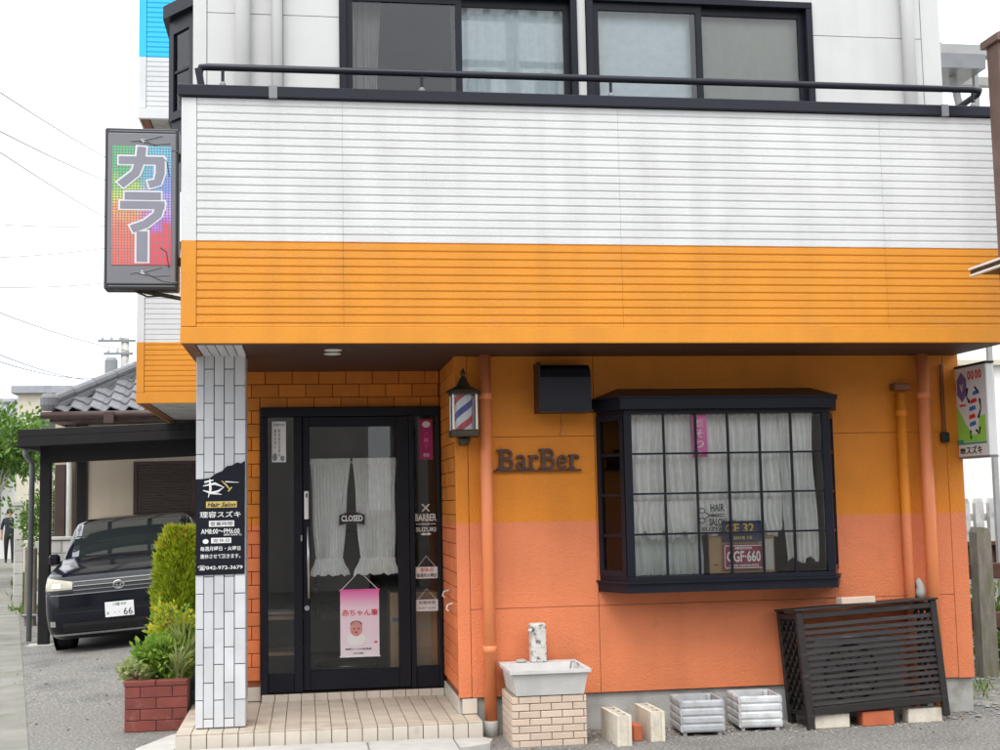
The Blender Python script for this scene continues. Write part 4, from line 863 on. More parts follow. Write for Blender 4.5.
for r in range(7):
    z1 = .329-bh*r; z0 = z1-bh; sh = (r % 2)*bl/2
    x = 1.36-sh*1.0-.1
    while x < 1.87:
        a0, a1 = max(x, 1.360), min(x+bl, 1.874)
        if a1-a0 > .015: brick(pd, 'x', a0, a1, z0, z1, 8.762, 'sink_brick', .012)
        x += bl
    y = 8.75-sh
    while y < 9.2:
        a0, a1 = max(y, 8.764), min(y+bl, 9.2)
        if a1-a0 > .015: brick(pd, 'y', a0, a1, z0, z1, 1.372, 'sink_brick', .012)
        y += bl
st = MB().bbox(1.565, 1.675, 9.125, 9.225, .505, .775, .008).build('standpipe', 'mossy', sk_)
MB().tube([(1.575, 9.13, .735), (1.56, 9.10, .735), (1.548, 9.09, .728)], [.014, .012, .016], 8).build('tap_stub', 'mossy', sk_, smooth=True)
MB().tube([(1.81, 9.0, .43), (1.82, 8.98, .52), (1.85, 8.96, .525), (1.865, 8.95, .50)], .007, 8).build('hook_pipe', 'steel', sk_, smooth=True)
so_ = MB().lathe([(.03, 0), (.04, .008), (.032, .018), (.01, .022)], 12, (1.50, 9.18, .506)).build('soap_dish', 'concrete'); tag(so_, 'small stone dish on the rim of the garden sink', 'dish')

def hollow_block(name, label, x, y, rz, w=.10, l=.39, h=.20, m='pale_block', group=None, tilt=0):
    # a concrete block standing on its long edge: three cores run along its height
    bm = bmesh.new(); o = thing(name, label, 'block', (x, y, 0), (tilt, 0, rz), group)
    mb = MB(); t = .022; n = 3; cw = (l-t*(n+1))/n
    mb.box(-w/2, -w/2+t, -l/2, l/2, 0, h).box(w/2-t, w/2, -l/2, l/2, 0, h)
    for k in range(n+1):
        y0 = -l/2+k*(cw+t); mb.box(-w/2+t, w/2-t, y0 if k else y0+.012, (y0+t) if k < n else y0+t-.012, 0, h)
    mb.build('block_body', m, o, local=True); return o
mat('pale_block', (.66, .60, .50), .9, .12, 12, bump=.6, bs=70, dirt=((.50, .36, .15), .5, 7, .60)); mat('painted_brick', (.50, .13, .055), .8, .12, 10, bump=.4, bs=80)
hollow_block('concrete_block', 'hollow pale concrete block on edge nearest the garden sink', 2.085, 8.80, R(3))
hollow_block('concrete_block', 'hollow pale concrete block on edge beside the grey slatted planters', 2.345, 8.90, R(2))
br = MB().bbox(-.032, .032, -.105, .105, 0, .105, .004).build('loose_brick', 'painted_brick'); br.location = (2.215, 8.87, 0); br.rotation_euler = (0, 0, R(8)); tag(br, 'orange brick standing between two hollow concrete blocks', 'brick')

mat('planter_grey', (.42, .43, .445), .7, .12, 14, bump=.3, bs=60, rand=.08, dirt=((.24, .24, .22), .6, 12, .58)); mat('planter_wash', (.60, .61, .62), .7, .14, 9, rand=.05, bump=.3, dirt=((.36, .35, .33), .6, 8, .52))
mat('soil', (.07, .055, .04), .95, .3, 20, bump=1, bs=60)
def slat_planter(label, x, y, rz, m):
    o = thing('slatted_planter', label, 'planter', (x, y, 0), (0, 0, rz), 'slatted planter boxes by the wall')
    wd, dp, n = .305, .33, 4; h = .052
    for k in range(n):
        z = .028+k*(h+.002)
        for sx in (-1, 1):
            mb = MB(); prof = [(0, 0), (.010, -.001), (.016, h*.25), (.016, h*.75), (.010, h), (0, h)]
            mb.prism([(-dp/2, 0)], 'y', 0, 0) if False else None
            mb.prism([(sx*(wd/2-.012+p), z+q) for p, q in prof], 'y', -dp/2+.004, dp/2-.004); mb.build('slat', m, o, local=True)
            mb = MB(); mb.prism([(sx*(dp/2-.012+p), z+q) for p, q in prof], 'x', -wd/2+.012, wd/2-.012); mb.build('slat', m, o, local=True)
    for sx in (-1, 1):
        for sy in (-1, 1): MB().bbox(sx*(wd/2-.03)-.014, sx*(wd/2-.03)+.014, sy*(dp/2-.03)-.014, sy*(dp/2-.03)+.014, 0, .235, .003).build('post', m, o, local=True)
    MB().box(-wd/2+.016, wd/2-.016, -dp/2+.016, dp/2-.016, .03, .04).build('bottom', 'soil', o, local=True)
    return o
slat_planter('empty grey slatted planter box beside the hollow block', 2.715, 8.995, R(-3), 'planter_grey'); slat_planter('empty grey slatted planter box with whitewashed front beside the dark fence', 3.165, 9.075, R(-4), 'planter_wash')

mat('dark_wood', (.017, .012, .012), .7, .35, 7, stretch=(1.2, 8, 14), bump=.3, bs=70, rand=.2, dirt=((.10, .085, .08), .6, 3, .60))
fx0, fx1, dpt, fh = 0, 1.105, .34, .80
ac = thing('slatted_screen', 'leaning dark slatted wooden cover with lattice side against the wall', 'screen', (3.475, 8.835, .0), (R(-4), R(-2.5), R(4)))
def L_(n, x0, x1, y0, y1, z0, z1, b=.004, m='dark_wood'): return MB().bbox(x0, x1, y0, y1, z0, z1, b).build(n, m, ac, local=True)
for xx in (0, fx1-.05):
    for yy in (0, dpt-.04): L_('leg', xx, xx+.05, yy, yy+.04, 0, fh+.02)
L_('top_rail', .05, fx1-.05, .004, .034, fh-.035, fh+.005); L_('bottom_rail', .05, fx1-.05, .004, .034, .095, .15)
for xx in (.005, fx1-.045): L_('side_rail', xx, xx+.04, .04, dpt-.04, fh-.035, fh+.005); L_('side_rail', xx, xx+.04, .04, dpt-.04, .095, .13)
top = L_('top_board', -.012, fx1+.012, -.012, dpt+.01, fh+.021, fh+.036)
ns_ = 13
for k in range(ns_):
    z = .17+(fh-.09-.17)*k/(ns_-1); mb = MB()
    j = random.uniform(-.003, .003)
    mb.add([(.045, .008, z-.010), (fx1-.045, .008, z-.010+j), (fx1-.045, .015, z-.013+j), (.045, .015, z-.013), (.045, .018, z+.017), (fx1-.045, .018, z+.017+j), (fx1-.045, .025, z+.014+j), (.045, .025, z+.014)],
           [(0,1,2,3),(4,7,6,5),(0,4,5,1),(1,5,6,2),(2,6,7,3),(3,7,4,0)]); mb.build('slat', 'dark_wood', ac, local=True)
for s in (0, 1):                                          # lattice on the left and right ends
    X_ = .02+s*(fx1-.05)
    for k in range(9):
        for dirn in (1, -1):
            c0 = .04+k*.085-.17; pts = []
            za = c0+.0; y0, y1 = .04, dpt-.04; z0_ = .13+c0; z1_ = z0_+dirn*(y1-y0)*1.0
            # clip the lath to the frame
            a = [y0, z0_+ (0 if dirn > 0 else (y1-y0))]; b = [y1, z1_+(0 if dirn > 0 else (y1-y0))]
            lo, hi = .132, fh-.037
            def clip(p, q):
                if p[1] < lo: f = (lo-p[1])/(q[1]-p[1]); p = [p[0]+(q[0]-p[0])*f, lo]
                if p[1] > hi: f = (hi-p[1])/(q[1]-p[1]); p = [p[0]+(q[0]-p[0])*f, hi]
                return p
            if max(a[1], b[1]) <= lo+.01 or min(a[1], b[1]) >= hi-.01: continue
            a2, b2 = clip(a, b), clip(b, a)
            if abs(a2[0]-b2[0]) < .02: continue
            MB().bar((X_+.006*dirn, a2[0], a2[1]), (X_+.006*dirn, b2[0], b2[1]), .008, .026, (1, 0, 0)).build('lath', 'dark_wood', ac, local=True)
mat('unit_grey', (.20, .20, .19), .6, .1, 5, dirt=((.1, .09, .07), .6, 5, .5))
au = thing('air_conditioner', 'dim outdoor air conditioner unit hidden behind the dark slatted cover', 'air conditioner', (4.0, 9.08, 0))
MB().bbox(3.62, 4.28, 9.02, 9.22, .11, .60, .01).build('casing', 'unit_grey', au)
MB().tube([(3.88+.2*math.cos(2*PI*i/24), 9.012, .36+.2*math.sin(2*PI*i/24)) for i in range(25)], .008, 6).build('fan_ring', 'black_plastic', au)
for k in range(6): a = PI*k/6; MB().bar((3.88-.2*math.cos(a), 9.012, .36-.2*math.sin(a)), (3.88+.2*math.cos(a), 9.012, .36+.2*math.sin(a)), .006, .006).build('fan_guard', 'black_plastic', au)
for xx in (3.66, 4.16): MB().bbox(xx, xx+.08, 9.03, 9.21, .001, .11, .005).build('foot', 'unit_grey', au)
bk = MB().bbox(-.13, .13, -.05, .05, 0, .048, .004).build('loose_brick', 'sink_brick'); bk.location = (3.93, 8.99, .855); bk.rotation_euler = (R(-4), R(-1), R(2)); tag(bk, 'flat beige brick lying on top of the dark slatted cover', 'brick')
def solid_block(label, x0, x1, y0, y1, h, m, rz=0):
    o = MB().bbox(-(x1-x0)/2, (x1-x0)/2, -(y1-y0)/2, (y1-y0)/2, 0, h, .005).build('support_block', m); o.location = ((x0+x1)/2, (y0+y1)/2, 0); o.rotation_euler = (0, 0, rz); return tag(o, label, 'block', 'blocks under the slatted screen')
solid_block('pale block under the lattice end of the slatted cover', 3.535, 3.80, 8.885, 8.98, .10, 'pale_block', R(3))
solid_block('orange painted brick under the middle of the slatted cover', 3.90, 4.14, 8.90, 9.0, .10, 'painted_brick', R(2))
solid_block('pale block under the slatted cover near the corner of the wall', 4.26, 4.525, 8.935, 9.03, .10, 'pale_block', R(3))

# ------------------------------------------------------------------ foliage helpers
def leafm(name, c1, c2, trans=.35, rough=.5):
    m = mat(name, c1, rough, 0); t = m.node_tree; N = t.nodes; L = t.links; b = N['Principled BSDF']
    g = N.new('ShaderNodeNewGeometry'); mx_ = N.new('ShaderNodeMixRGB'); mx_.inputs[1].default_value = (*c1, 1); mx_.inputs[2].default_value = (*c2, 1)
    L.new(g.outputs['Random Per Island'], mx_.inputs[0]); L.new(mx_.outputs[0], b.inputs['Base Color'])
    tl = N.new('ShaderNodeBsdfTranslucent'); L.new(mx_.outputs[0], tl.inputs[0]); ms = N.new('ShaderNodeMixShader'); ms.inputs[0].default_value = trans
    L.new(b.outputs[0], ms.inputs[1]); L.new(tl.outputs[0], ms.inputs[2]); L.new(ms.outputs[0], N['Material Output'].inputs[0]); return m
leafm('thuja_leaf', (.20, .30, .012), (.50, .55, .03), .45); leafm('golden_leaf', (.34, .38, .02), (.70, .58, .03), .45); leafm('fresh_leaf', (.14, .30, .03), (.38, .52, .09), .45); leafm('striped_leaf', (.25, .33, .10), (.55, .58, .30))
leafm('tree_leaf', (.05, .13, .015), (.15, .26, .035)); leafm('tip_leaf', (.42, .26, .04), (.52, .42, .04)); leafm('weed_leaf', (.07, .14, .02), (.20, .30, .05)); leafm('dark_leaf', (.02, .05, .010), (.06, .12, .02))
mat('bark', (.10, .075, .055), .9, .25, 14, bump=.6, bs=40)
def leaf(mb, p, d, l, wd, bend=.3):
    d = d.normalized(); s = d.cross(Vector((random.gauss(0, 1), random.gauss(0, 1), random.gauss(0, 1)))).normalized(); n = s.cross(d)
    a = len(mb.v); q = p+d*l*.5+n*l*bend*.25; e = p+d*l
    mb.v += [tuple(p), tuple(q+s*wd/2), tuple(e), tuple(q-s*wd/2)]; mb.f.append((a, a+1, a+2, a+3))
def plant(name, label, cat, base, group=None): return thing(name, label, cat, base, group=group)
# brick planter beside the porch
mat('red_brick', (.215, .050, .038), .7, .14, 12, rand=.12, bump=.4, bs=90, dirt=((.30, .20, .15), .4, 9, .6)); mat('red_joint', (.20, .12, .10), .9, .1)
bpz = .365
pl = thing('brick_planter', 'red brick planter bed full of shrubs beside the porch', 'planter', (-1.1, 10.5, 0))
core = MB().box(-1.318, -.885, 10.037, 10.12, -.05, .33).box(-1.318, -1.23, 10.12, 12.4, -.05, .33).box(-.97, -.885, 10.12, 10.33, -.05, .33).box(-1.23, -.885, 12.3, 12.4, -.05, .33).build('bed_wall', 'red_joint', pl)
for r in range(4):
    z0 = .0+.082*r; z1 = z0+.082; sh = (r % 2)*.115
    x = -1.33-sh
    while x < -.885:
        a0, a1 = max(x, -1.33), min(x+.23, -.874)
        if a1-a0 > .02: brick(core, 'x', a0, a1, z0, z1, 10.037, 'red_brick', .012)
        x += .23
    y = 10.04-sh
    while y < 12.3:
        a0, a1 = max(y, 10.04), min(y+.23, 12.4)
        if a1-a0 > .02: brick(core, 'y', a0, a1, z0, z1, -1.318, 'red_brick', .012)
        y += .23
for k in range(2): MB().bbox(-1.335+.232*k, -1.335+.232*k+.227, 10.022, 10.13, .33, .368, .004).build('coping_brick', 'red_brick', core)
for k in range(9): MB().bbox(-1.335, -1.225, 10.135+.25*k, 10.135+.25*k+.245, .33, .368, .004).build('coping_brick', 'red_brick', core)
MB().box(-1.23, -.89, 10.12, 12.3, .2, .31).build('soil', 'soil', pl)

def conifer(label, base, rad, h, nleaf):
    o = thing('conifer_shrub', label, 'shrub', base); mb = MB(); tip = MB(); c = Vector(base)
    for i in range(nleaf):
        z = random.random()**.72; a = random.uniform(0, 2*PI)
        prof = (1-max(0, (z-.78)/.22)**2.2*.55) if z > .3 else (1-.25*(1-z/.3)**2)
        lump = 1+.09*math.sin(3*a+9*z)+.09*math.sin(7*a-15*z)+.06*math.sin(11*a+31*z)
        r = rad*prof*lump*random.uniform(.72, 1.0); d0 = Vector((math.cos(a), math.sin(a), 0))
        p = c+d0*r+Vector((0, 0, z*h)); d = (d0*.55+Vector((random.gauss(0, .25), random.gauss(0, .25), .9+random.gauss(0, .2))))
        t_ = tip if (z > .86 and random.random() < .22) else mb
        for q in range(2): leaf(t_, p+d0*random.uniform(-.01, .01), d+Vector((random.gauss(0, .25), random.gauss(0, .25), 0)), random.uniform(.035, .075), random.uniform(.008, .016))
    mb.build('foliage', 'thuja_leaf', o, fix=False); tip.build('tips', 'tip_leaf', o, fix=False)
    MB().tube([base, (base[0], base[1], base[2]+h*.8)], [.03, .008], 7).build('trunk', 'bark', o); return o
conifer('tall clipped golden green conifer behind the brick planter edge', (-1.035, 11.2, .31), .20, 1.15, 8000)
def bush(name, label, base, rx, ry, rz, n, m, ll=(.03, .06), lw=.5, stems=6, up_=.35, m2=None, cat='shrub'):
    o = thing(name, label, cat, base); mb = MB(); mb2 = MB(); c = Vector(base)+Vector((0, 0, rz))
    cl = [(random.gauss(0, 1), random.gauss(0, 1), random.gauss(0, 1)) for _ in range(18)]; cl = [Vector(q).normalized()*random.uniform(.55, .8) for q in cl]
    for i in range(n):
        q = random.choice(cl)+Vector((random.gauss(0, .2), random.gauss(0, .2), random.gauss(0, .2)))
        if q.z < -.95: continue
        p = c+Vector((q.x*rx, q.y*ry, q.z*rz)); d = Vector((q.x, q.y, q.z+up_))+Vector((random.gauss(0, .5), random.gauss(0, .5), random.gauss(0, .5)))
        l = random.uniform(*ll); leaf(mb2 if (m2 and q.z > .25 and random.random() < .6) else mb, p, d, l, l*lw)
    mb.build('foliage', m, o, fix=False)
    if m2: mb2.build('young_foliage', m2, o, fix=False)
    st_ = MB()
    for k in range(stems): a = 2*PI*k/stems; MB().tube([base, (base[0]+rx*.5*math.cos(a), base[1]+ry*.5*math.sin(a), base[2]+rz*1.3)], [.008, .004], 5).build('stem', 'bark', o)
    return o
bush('golden_shrub', 'yellow tipped round shrub in the middle of the brick planter', (-1.02, 10.55, .32), .19, .2, .27, 3600, 'fresh_leaf', (.025, .05), .6, m2='golden_leaf')
bush('leafy_plant', 'bright green leafy plant spilling over the planter front', (-1.10, 10.32, .31), .20, .16, .18, 1700, 'fresh_leaf', (.04, .08), .55)
bush('pale_plant', 'small pale blue green plant hanging over the planter corner', (-1.27, 10.17, .33), .09, .08, .09, 260, 'striped_leaf', (.03, .06), .6)
def grass_clump(name, label, base, n, h, m, spread=.5, wd=.018):
    o = thing(name, label, 'plant', base); mb = MB()
    for i in range(n):
        a = random.uniform(0, 2*PI); ln = h*random.uniform(.6, 1.1); d = Vector((math.cos(a), math.sin(a), 0)); s = Vector((-d.y, d.x, 0)); p0 = Vector(base)+d*random.uniform(0, .04)
        b0 = len(mb.v); w_ = wd*random.uniform(.6, 1.1); sp_ = spread*random.uniform(.4, 1.1)
        for k in range(5):
            t_ = k/4; p = p0+d*ln*sp_*t_*t_+Vector((0, 0, ln*(t_-.35*sp_*t_**3))); ww = w_*(1-t_)**.6*(.6+.8*t_ if t_ < .5 else 1)
            mb.v += [tuple(p-s*ww/2), tuple(p+s*ww/2)]
        mb.f += [(b0+2*k, b0+2*k+1, b0+2*k+3, b0+2*k+2) for k in range(4)]
    mb.build('blades', m, o, fix=False); MB().lathe([(.03, 0), (.02, .03)], 8, base).build('crown', m, o); return o
grass_clump('striped_grass', 'clump of long striped leaves beside the white pillar', (-.93, 10.42, .31), 90, .62, 'striped_leaf', .6)
grass_clump('striped_grass', 'low clump of striped leaves at the planter front', (-.97, 10.24, .31), 80, .40, 'striped_leaf', .8)

# ------------------------------------------------------------------ car on the drive
car = thing('parked_car', 'black boxy estate car with pale headlights parked under the carport', 'car', (-2.07, 15.42, .045), (0, R(-4.0), R(0))); car.scale = (.97, .97, 1.02)
mat('car_paint', (.004, .005, .011), .14, 0, coat=.15, spec=.35); mat('car_glass', (.02, .026, .027), .03, 0, spec=1.0, coat=1.0); mat('tyre', (.012, .012, .012), .8, .1); mat('chrome', (.7, .7, .7), .18, 0, metal=1)
mat('lamp_lens', (.40, .38, .29), .15, .1, 20); mat('car_trim', (.008, .008, .009), .5, 0); mat('plate_white', (.80, .80, .80), .4, 0); mat('plate_green', (.03, .20, .10), .4, 0)
HW = .875
def lerp_tab(tab, z):
    for (z0, a), (z1, b) in zip(tab, tab[1:]):
        if z <= z1: return a+(b-a)*max(0, min(1, (z-z0)/(z1-z0)))
    return tab[-1][1]
FRO = [(.16, .16), (.22, .07), (.30, .02), (.46, 0), (.62, .01), (.74, .03), (.80, .06), (.86, .13), (.92, .34), (.97, .66), (1.0, .92), (1.04, 1.04), (1.20, 1.26), (1.36, 1.47), (1.43, 1.58), (1.475, 1.80), (1.50, 2.3)]
REA = [(.16, 4.05), (.30, 4.18), (.5, 4.21), (.8, 4.19), (1.0, 4.15), (1.3, 4.02), (1.43, 3.86), (1.475, 3.7), (1.495, 3.3)]
WID = [(.16, .80), (.24, .86), (.45, .875), (.75, .875), (.9, .86), (.97, .845), (1.04, .83), (1.2, .79), (1.36, .745), (1.43, .71), (1.475, .63), (1.50, .45)]
RC = [(.16, .20), (.5, .20), (.8, .22), (1.0, .26), (1.4, .18), (1.495, .16)]
def front_y(x, z):
    wz = lerp_tab(WID, z); rc = lerp_tab(RC, z); y = lerp_tab(FRO, z)+.05*(x/wz)**2; e = abs(x)-(wz-rc)
    if e > 0: e = min(e, rc*.999); y += rc*1.0*(1-math.sqrt(1-(e/rc)**2))
    return y
cb_ = MB(); zs_ = [.16, .19, .22, .26, .30, .38, .46, .54, .62, .68, .74, .77, .80, .83, .86, .89, .92, .945, .97, .985, 1.0, 1.02, 1.04, 1.12, 1.20, 1.28, 1.36, 1.40, 1.43, 1.455, 1.475, 1.495]
NXF = 30
for z in zs_:
    wz = lerp_tab(WID, z)
    for i in range(NXF+1):
        s_ = math.sin(-PI/2+PI*i/NXF); x = wz*s_; cb_.v.append((x, front_y(x, z), z))
    yr = lerp_tab(REA, z)
    for i in range(NXF+1):
        s_ = math.sin(PI/2-PI*i/NXF); x = wz*s_; e = max(0, abs(x)-(wz-.25)); cb_.v.append((x, yr-.25*(1-math.sqrt(max(0, 1-(min(e, .2499)/.25)**2))), z))
n = 2*(NXF+1)
for j in range(len(zs_)-1):
    for i in range(n): a = j*n+i; b = j*n+(i+1) % n; cb_.f.append((a, b, b+n, a+n))
cb_.f.append(tuple(range(n))[::-1]); cb_.f.append(tuple((len(zs_)-1)*n+i for i in range(n)))
body = cb_.build('body', 'car_paint', car, smooth=True, local=True)
def patch(poly_x0, poly_x1, fz0, fz1, m, name, d=.006, nx=10, nz=4, parent=None, thick=.01):
    # a piece of the front surface, raised by d; the limits may vary with x
    mb = MB(); rows = nz+1; cols = nx+1
    for k in (0, 1):
        for j in range(rows):
            for i in range(cols):
                u_ = i/nx; x = poly_x0+(poly_x1-poly_x0)*u_; z0 = fz0(x) if callable(fz0) else fz0; z1 = fz1(x) if callable(fz1) else fz1
                z = z0+(z1-z0)*j/nz; x2 = max(-lerp_tab(WID, z)*.998, min(lerp_tab(WID, z)*.998, x)); mb.v.append((x2, front_y(x2, z)-(d if k == 0 else d-thick), z))
    q = rows*cols
    for j in range(nz):
        for i in range(nx): a = j*cols+i; mb.f.append((a, a+1, a+1+cols, a+cols)); mb.f.append((q+a, q+a+cols, q+a+1+cols, q+a+1))
    rim = [i for i in range(cols)]+[j*cols+nx for j in range(1, rows)]+[nz*cols+i for i in range(nx-1, -1, -1)]+[j*cols for j in range(nz-1, 0, -1)]
    for a, b in zip(rim, rim[1:]+rim[:1]): mb.f.append((a, q+a, q+b, b))
    return mb.build(name, m, parent or car, smooth=False, local=True)
for s_ in (-1, 1):
    x0, x1 = (-.865, -.53) if s_ < 0 else (.53, .865)
    hl = patch(x0, x1, lambda x: .715, lambda x: .80+.06*(abs(x)-.53)/.335, 'lamp_lens', 'headlight', .008, 12, 4)
    patch(x0+(.10 if s_ < 0 else .13), x0+(.20 if s_ < 0 else .23), .74, .79, 'chrome', 'reflector', .014, 3, 3, hl, .004)
    patch(s_*.78-.035, s_*.78+.035, .315, .375, 'chrome', 'fog_lamp', .008, 4, 3)
    mr_o = MB().bbox(s_*.93-.07, s_*.93+.07, 1.16, 1.26, .97, 1.10, .03).build('mirror', 'car_paint', car, local=True); MB().bar((s_*.80, 1.22, .98), (s_*.90, 1.22, 1.0), .05, .04).build('mirror_arm', 'car_trim', mr_o, local=True)
    # side glass and sills
    sg = MB()
    for (ya, yb_2) in ((1.55, 2.35), (2.42, 3.2), (3.27, 3.85)):
        z0, z1 = 1.03, 1.40; w0, w1 = lerp_tab(WID, z0)+.004, lerp_tab(WID, z1)+.004; sk2 = .22 if ya < 1.6 else .03
        MB().add([(s_*w0, ya, z0), (s_*w0, yb_2, z0), (s_*w1, yb_2-.02, z1), (s_*w1, ya+sk2, z1), (s_*(w0-.01), ya, z0), (s_*(w0-.01), yb_2, z0), (s_*(w1-.01), yb_2-.02, z1), (s_*(w1-.01), ya+sk2, z1)], [(0,1,2,3),(7,6,5,4),(0,4,5,1),(1,5,6,2),(2,6,7,3),(3,7,4,0)]).build('side_window', 'car_glass', car, local=True)
patch(-.52, .52, .665, .785, 'car_trim', 'grille', .005, 14, 3); 
for z in (.70, .745): patch(-.52, .52, z, z+.008, 'bracket_grey', 'grille_bar', .014, 14, 1, thick=.012)
patch(-.66, .66, .25, .345, 'car_trim', 'lower_grille', .005, 14, 3); patch(-.80, .80, .205, .228, 'chrome', 'front_lip', .018, 24, 1, thick=.03)
patch(-.74, .74, .455, .465, 'car_trim', 'bumper_crease', .003, 20, 1)
patch(-.70, .70, 1.05, 1.425, 'car_glass', 'windscreen', .006, 16, 10)
for x0, x1, in ((-.6, .05), (-.05, .6)): MB().bar((x0, .99-.0, 1.035), (x1, 1.03, 1.05), .012, .014).build('wiper', 'car_trim', car, local=True)
lg = MB()
patch(-.86, .86, .655, .664, 'bracket_grey', 'grille_trim', .010, 20, 1); patch(-.52, .52, .79, .80, 'bracket_grey', 'bonnet_trim', .006, 14, 1)
for rr, rx, rz in ((.010, .06, .042), (.005, .024, .034), (.005, .045, .016)): MB().tube([(rx*math.cos(2*PI*i/24), front_y(0, .76)-.022, -.035+.76+rz*math.sin(2*PI*i/24)+(.010 if rx == .045 else 0)) for i in range(25)], rr, 6).build('emblem', 'chrome', car, local=True)
pz0, pz1 = .375, .54
np_ = MB().bbox(-.165, .165, -.022, -.012, pz0, pz1, .003).build('licence_plate', 'plate_white', car, local=True)
for s_, x, z, wd, ht_ in (('66', .095, .425, .10, .075), ('· ·', -.03, .425, .06, .01), ('川越 500', .0, .515, .15, .035), ('あ', -.135, .42, .025, .03)):
    link('lettering', fit_text(s_, wd, ht_, .001, .0), 'plate_green' if s_ != '66' else 'black_ink', np_, (x, -.0235, z), FRONT)
for s_ in (-1, 1):
    for y in (.86, 3.46):
        wh = MB().lathe([(.20, -.10), (.29, -.10), (.31, -.07), (.31, .07), (.29, .10), (.20, .10)], 28); wh.v = [(s_*.76+v_[2], y+v_[0], .31+v_[1]) for v_ in wh.v]
        wo_ = wh.build('wheel', 'tyre', car, local=True, smooth=False)
        rm = MB().lathe([(.198, -.06), (.198, .085), (.05, .06)], 20); rm.v = [(s_*.76+s_*v_[2], y+v_[0], .31+v_[1]) for v_ in rm.v]; rm.build('rim', 'bracket_grey', wo_, local=True)
        ar = MB().lathe([(.36, 0), (.36, .012), (.30, .014)], 28); ar.v = [(s_*(.868+v_[2]*.6), y+v_[0], .33+v_[1]) for v_ in ar.v]; ar.build('wheel_arch', 'car_trim', car, local=True)

# ------------------------------------------------------------------ carport
mat('carport_metal', (.014, .013, .014), .5, .1, spec=.25); mat('carport_roof', (.10, .10, .10), .3, .1)
cloth('polycarbonate', (.62, .60, .56), .7)
cp = thing('carport', 'black metal carport roof on posts over the parked car', 'carport', (-2.2, 17.5, 0))
zl, zr = 2.62, 2.69                                        # eaves rise to the right
def cz(x): return zl+(x+3.45)*(.075/2.1)
def cbar(n_, x0, x1, y, dz0, dz1, dy=.06):
    return MB().add([(x0, y, cz(x0)+dz0), (x1, y, cz(x1)+dz0), (x1, y+dy, cz(x1)+dz0), (x0, y+dy, cz(x0)+dz0), (x0, y, cz(x0)+dz1), (x1, y, cz(x1)+dz1), (x1, y+dy, cz(x1)+dz1), (x0, y+dy, cz(x0)+dz1)],
                    [(3,2,1,0),(4,5,6,7),(0,1,5,4),(1,2,6,5),(2,3,7,6),(3,0,4,7)]).build(n_, 'carport_metal', cp)
cbar('fascia', -3.45, -.86, 16.40, -.085, .0); cbar('fascia', -3.45, -.86, 16.395, -.205, -.09); cbar('beam', -3.2, -.86, 16.9, -.40, -.16, .12)
cbar('fascia', -3.45, -.86, 19.7, -.20, 0)
cbar('side_gutter', -3.47, -3.38, 16.47, -.22, -.02, 3.22); cbar('side_gutter', -.95, -.86, 16.47, -.22, -.02, 3.22)
for k in range(5): x = -3.36+.6*k; cbar('rafter', x, x+.05, 16.46, -.10, -.03, 3.23)
for k in range(4): y = 16.9+.7*k; cbar('purlin', -3.36, -.96, y, -.028, -.004, .04)
for k in range(4): x = -3.36+.6*k; cbar('roof_panel', x+.003, x+.597, 16.46, .001, .006, 3.2).data.materials[0] = MATS['polycarbonate']
for x, y in ((-3.30, 16.95), (-3.30, 19.6), (-.98, 19.6)): MB().bbox(x, x+.13, y, y+.13, gh(x, y)-.02, cz(x)-.18, .006).build('post', 'carport_metal', cp)
MB().tube([(-3.42, 16.7, cz(-3.4)-.2), (-3.42, 16.7, cz(-3.4)-.30), (-3.44, 17.2, cz(-3.4)-.38), (-3.46, 17.25, .0)], .035, 10).build('downpipe', 'bracket_grey', cp, smooth=True)
MB().box(-3.42, -3.10, 16.85, 17.15, gh(-3.2, 17)-.01, gh(-3.2, 17)+.012).build('post_base', 'pale_concrete', cp)

# ------------------------------------------------------------------ neighbouring house
mat('house_wall', (.50, .42, .32), .8, .08, 2, bump=.2, bs=80, streak=.1); mat('brown_trim', (.055, .030, .024), .5, .15); mat('roof_tile', (.145, .145, .155), .45, .12, 6, rand=.14, bump=.1, bs=40); mat('roof_under', (.05, .05, .055), .8)
mat('blind_brown', (.05, .03, .027), .5, .1); mat('cream', (.55, .50, .40), .7, .05)
HY = 20.6
hs = thing('tiled_house', 'beige house with grey tiled hip roof behind the carport', 'house', (-2.4, HY, 0))
hw = MB().box(-3.36, -.8, HY, HY+.15, 0, 3.0).box(-3.75, -3.36, HY+.6, HY+.75, 0, 3.0).box(-3.36, -3.2, HY+.15, HY+.75, 0, 3.0).box(-3.9, -3.75, HY+.6, HY+6, 0, 3.0).box(-3.9, -.8, HY+6, HY+6.15, 0, 3.0).box(-.95, -.8, HY+.15, HY+6, 0, 3.0).build('wall', 'house_wall', hs)
MB().bbox(-3.40, -3.30, HY-.03, HY-.002, 0, 3.0, .004).build('corner_post', 'brown_trim', hs); MB().bbox(-3.58, -3.50, HY+.54, HY+.597, 0, 3.0, .004).build('corner_post', 'brown_trim', hs)
MB().tube([(-3.66, HY+.5, .1), (-3.66, HY+.5, 3.0)], .045, 10).build('downpipe', 'dim_white', hs, smooth=True)
MB().bbox(-3.88, -3.72, HY+.50, HY+.595, 1.2, 2.35, .01).build('shutter', 'brown_trim', hs)
lou = MB()
for k in range(26): lou.box(-3.97, -3.91, HY+.50, HY+.55, 1.25+.042*k, 1.27+.042*k)
tag(lou.build('louvre', 'dim_white', hs), kind='stuff')
MB().bbox(-3.47, -3.37, HY+.42, HY+.598, 2.0, 2.13, .01).build('meter_box', 'gold_ink', hs)
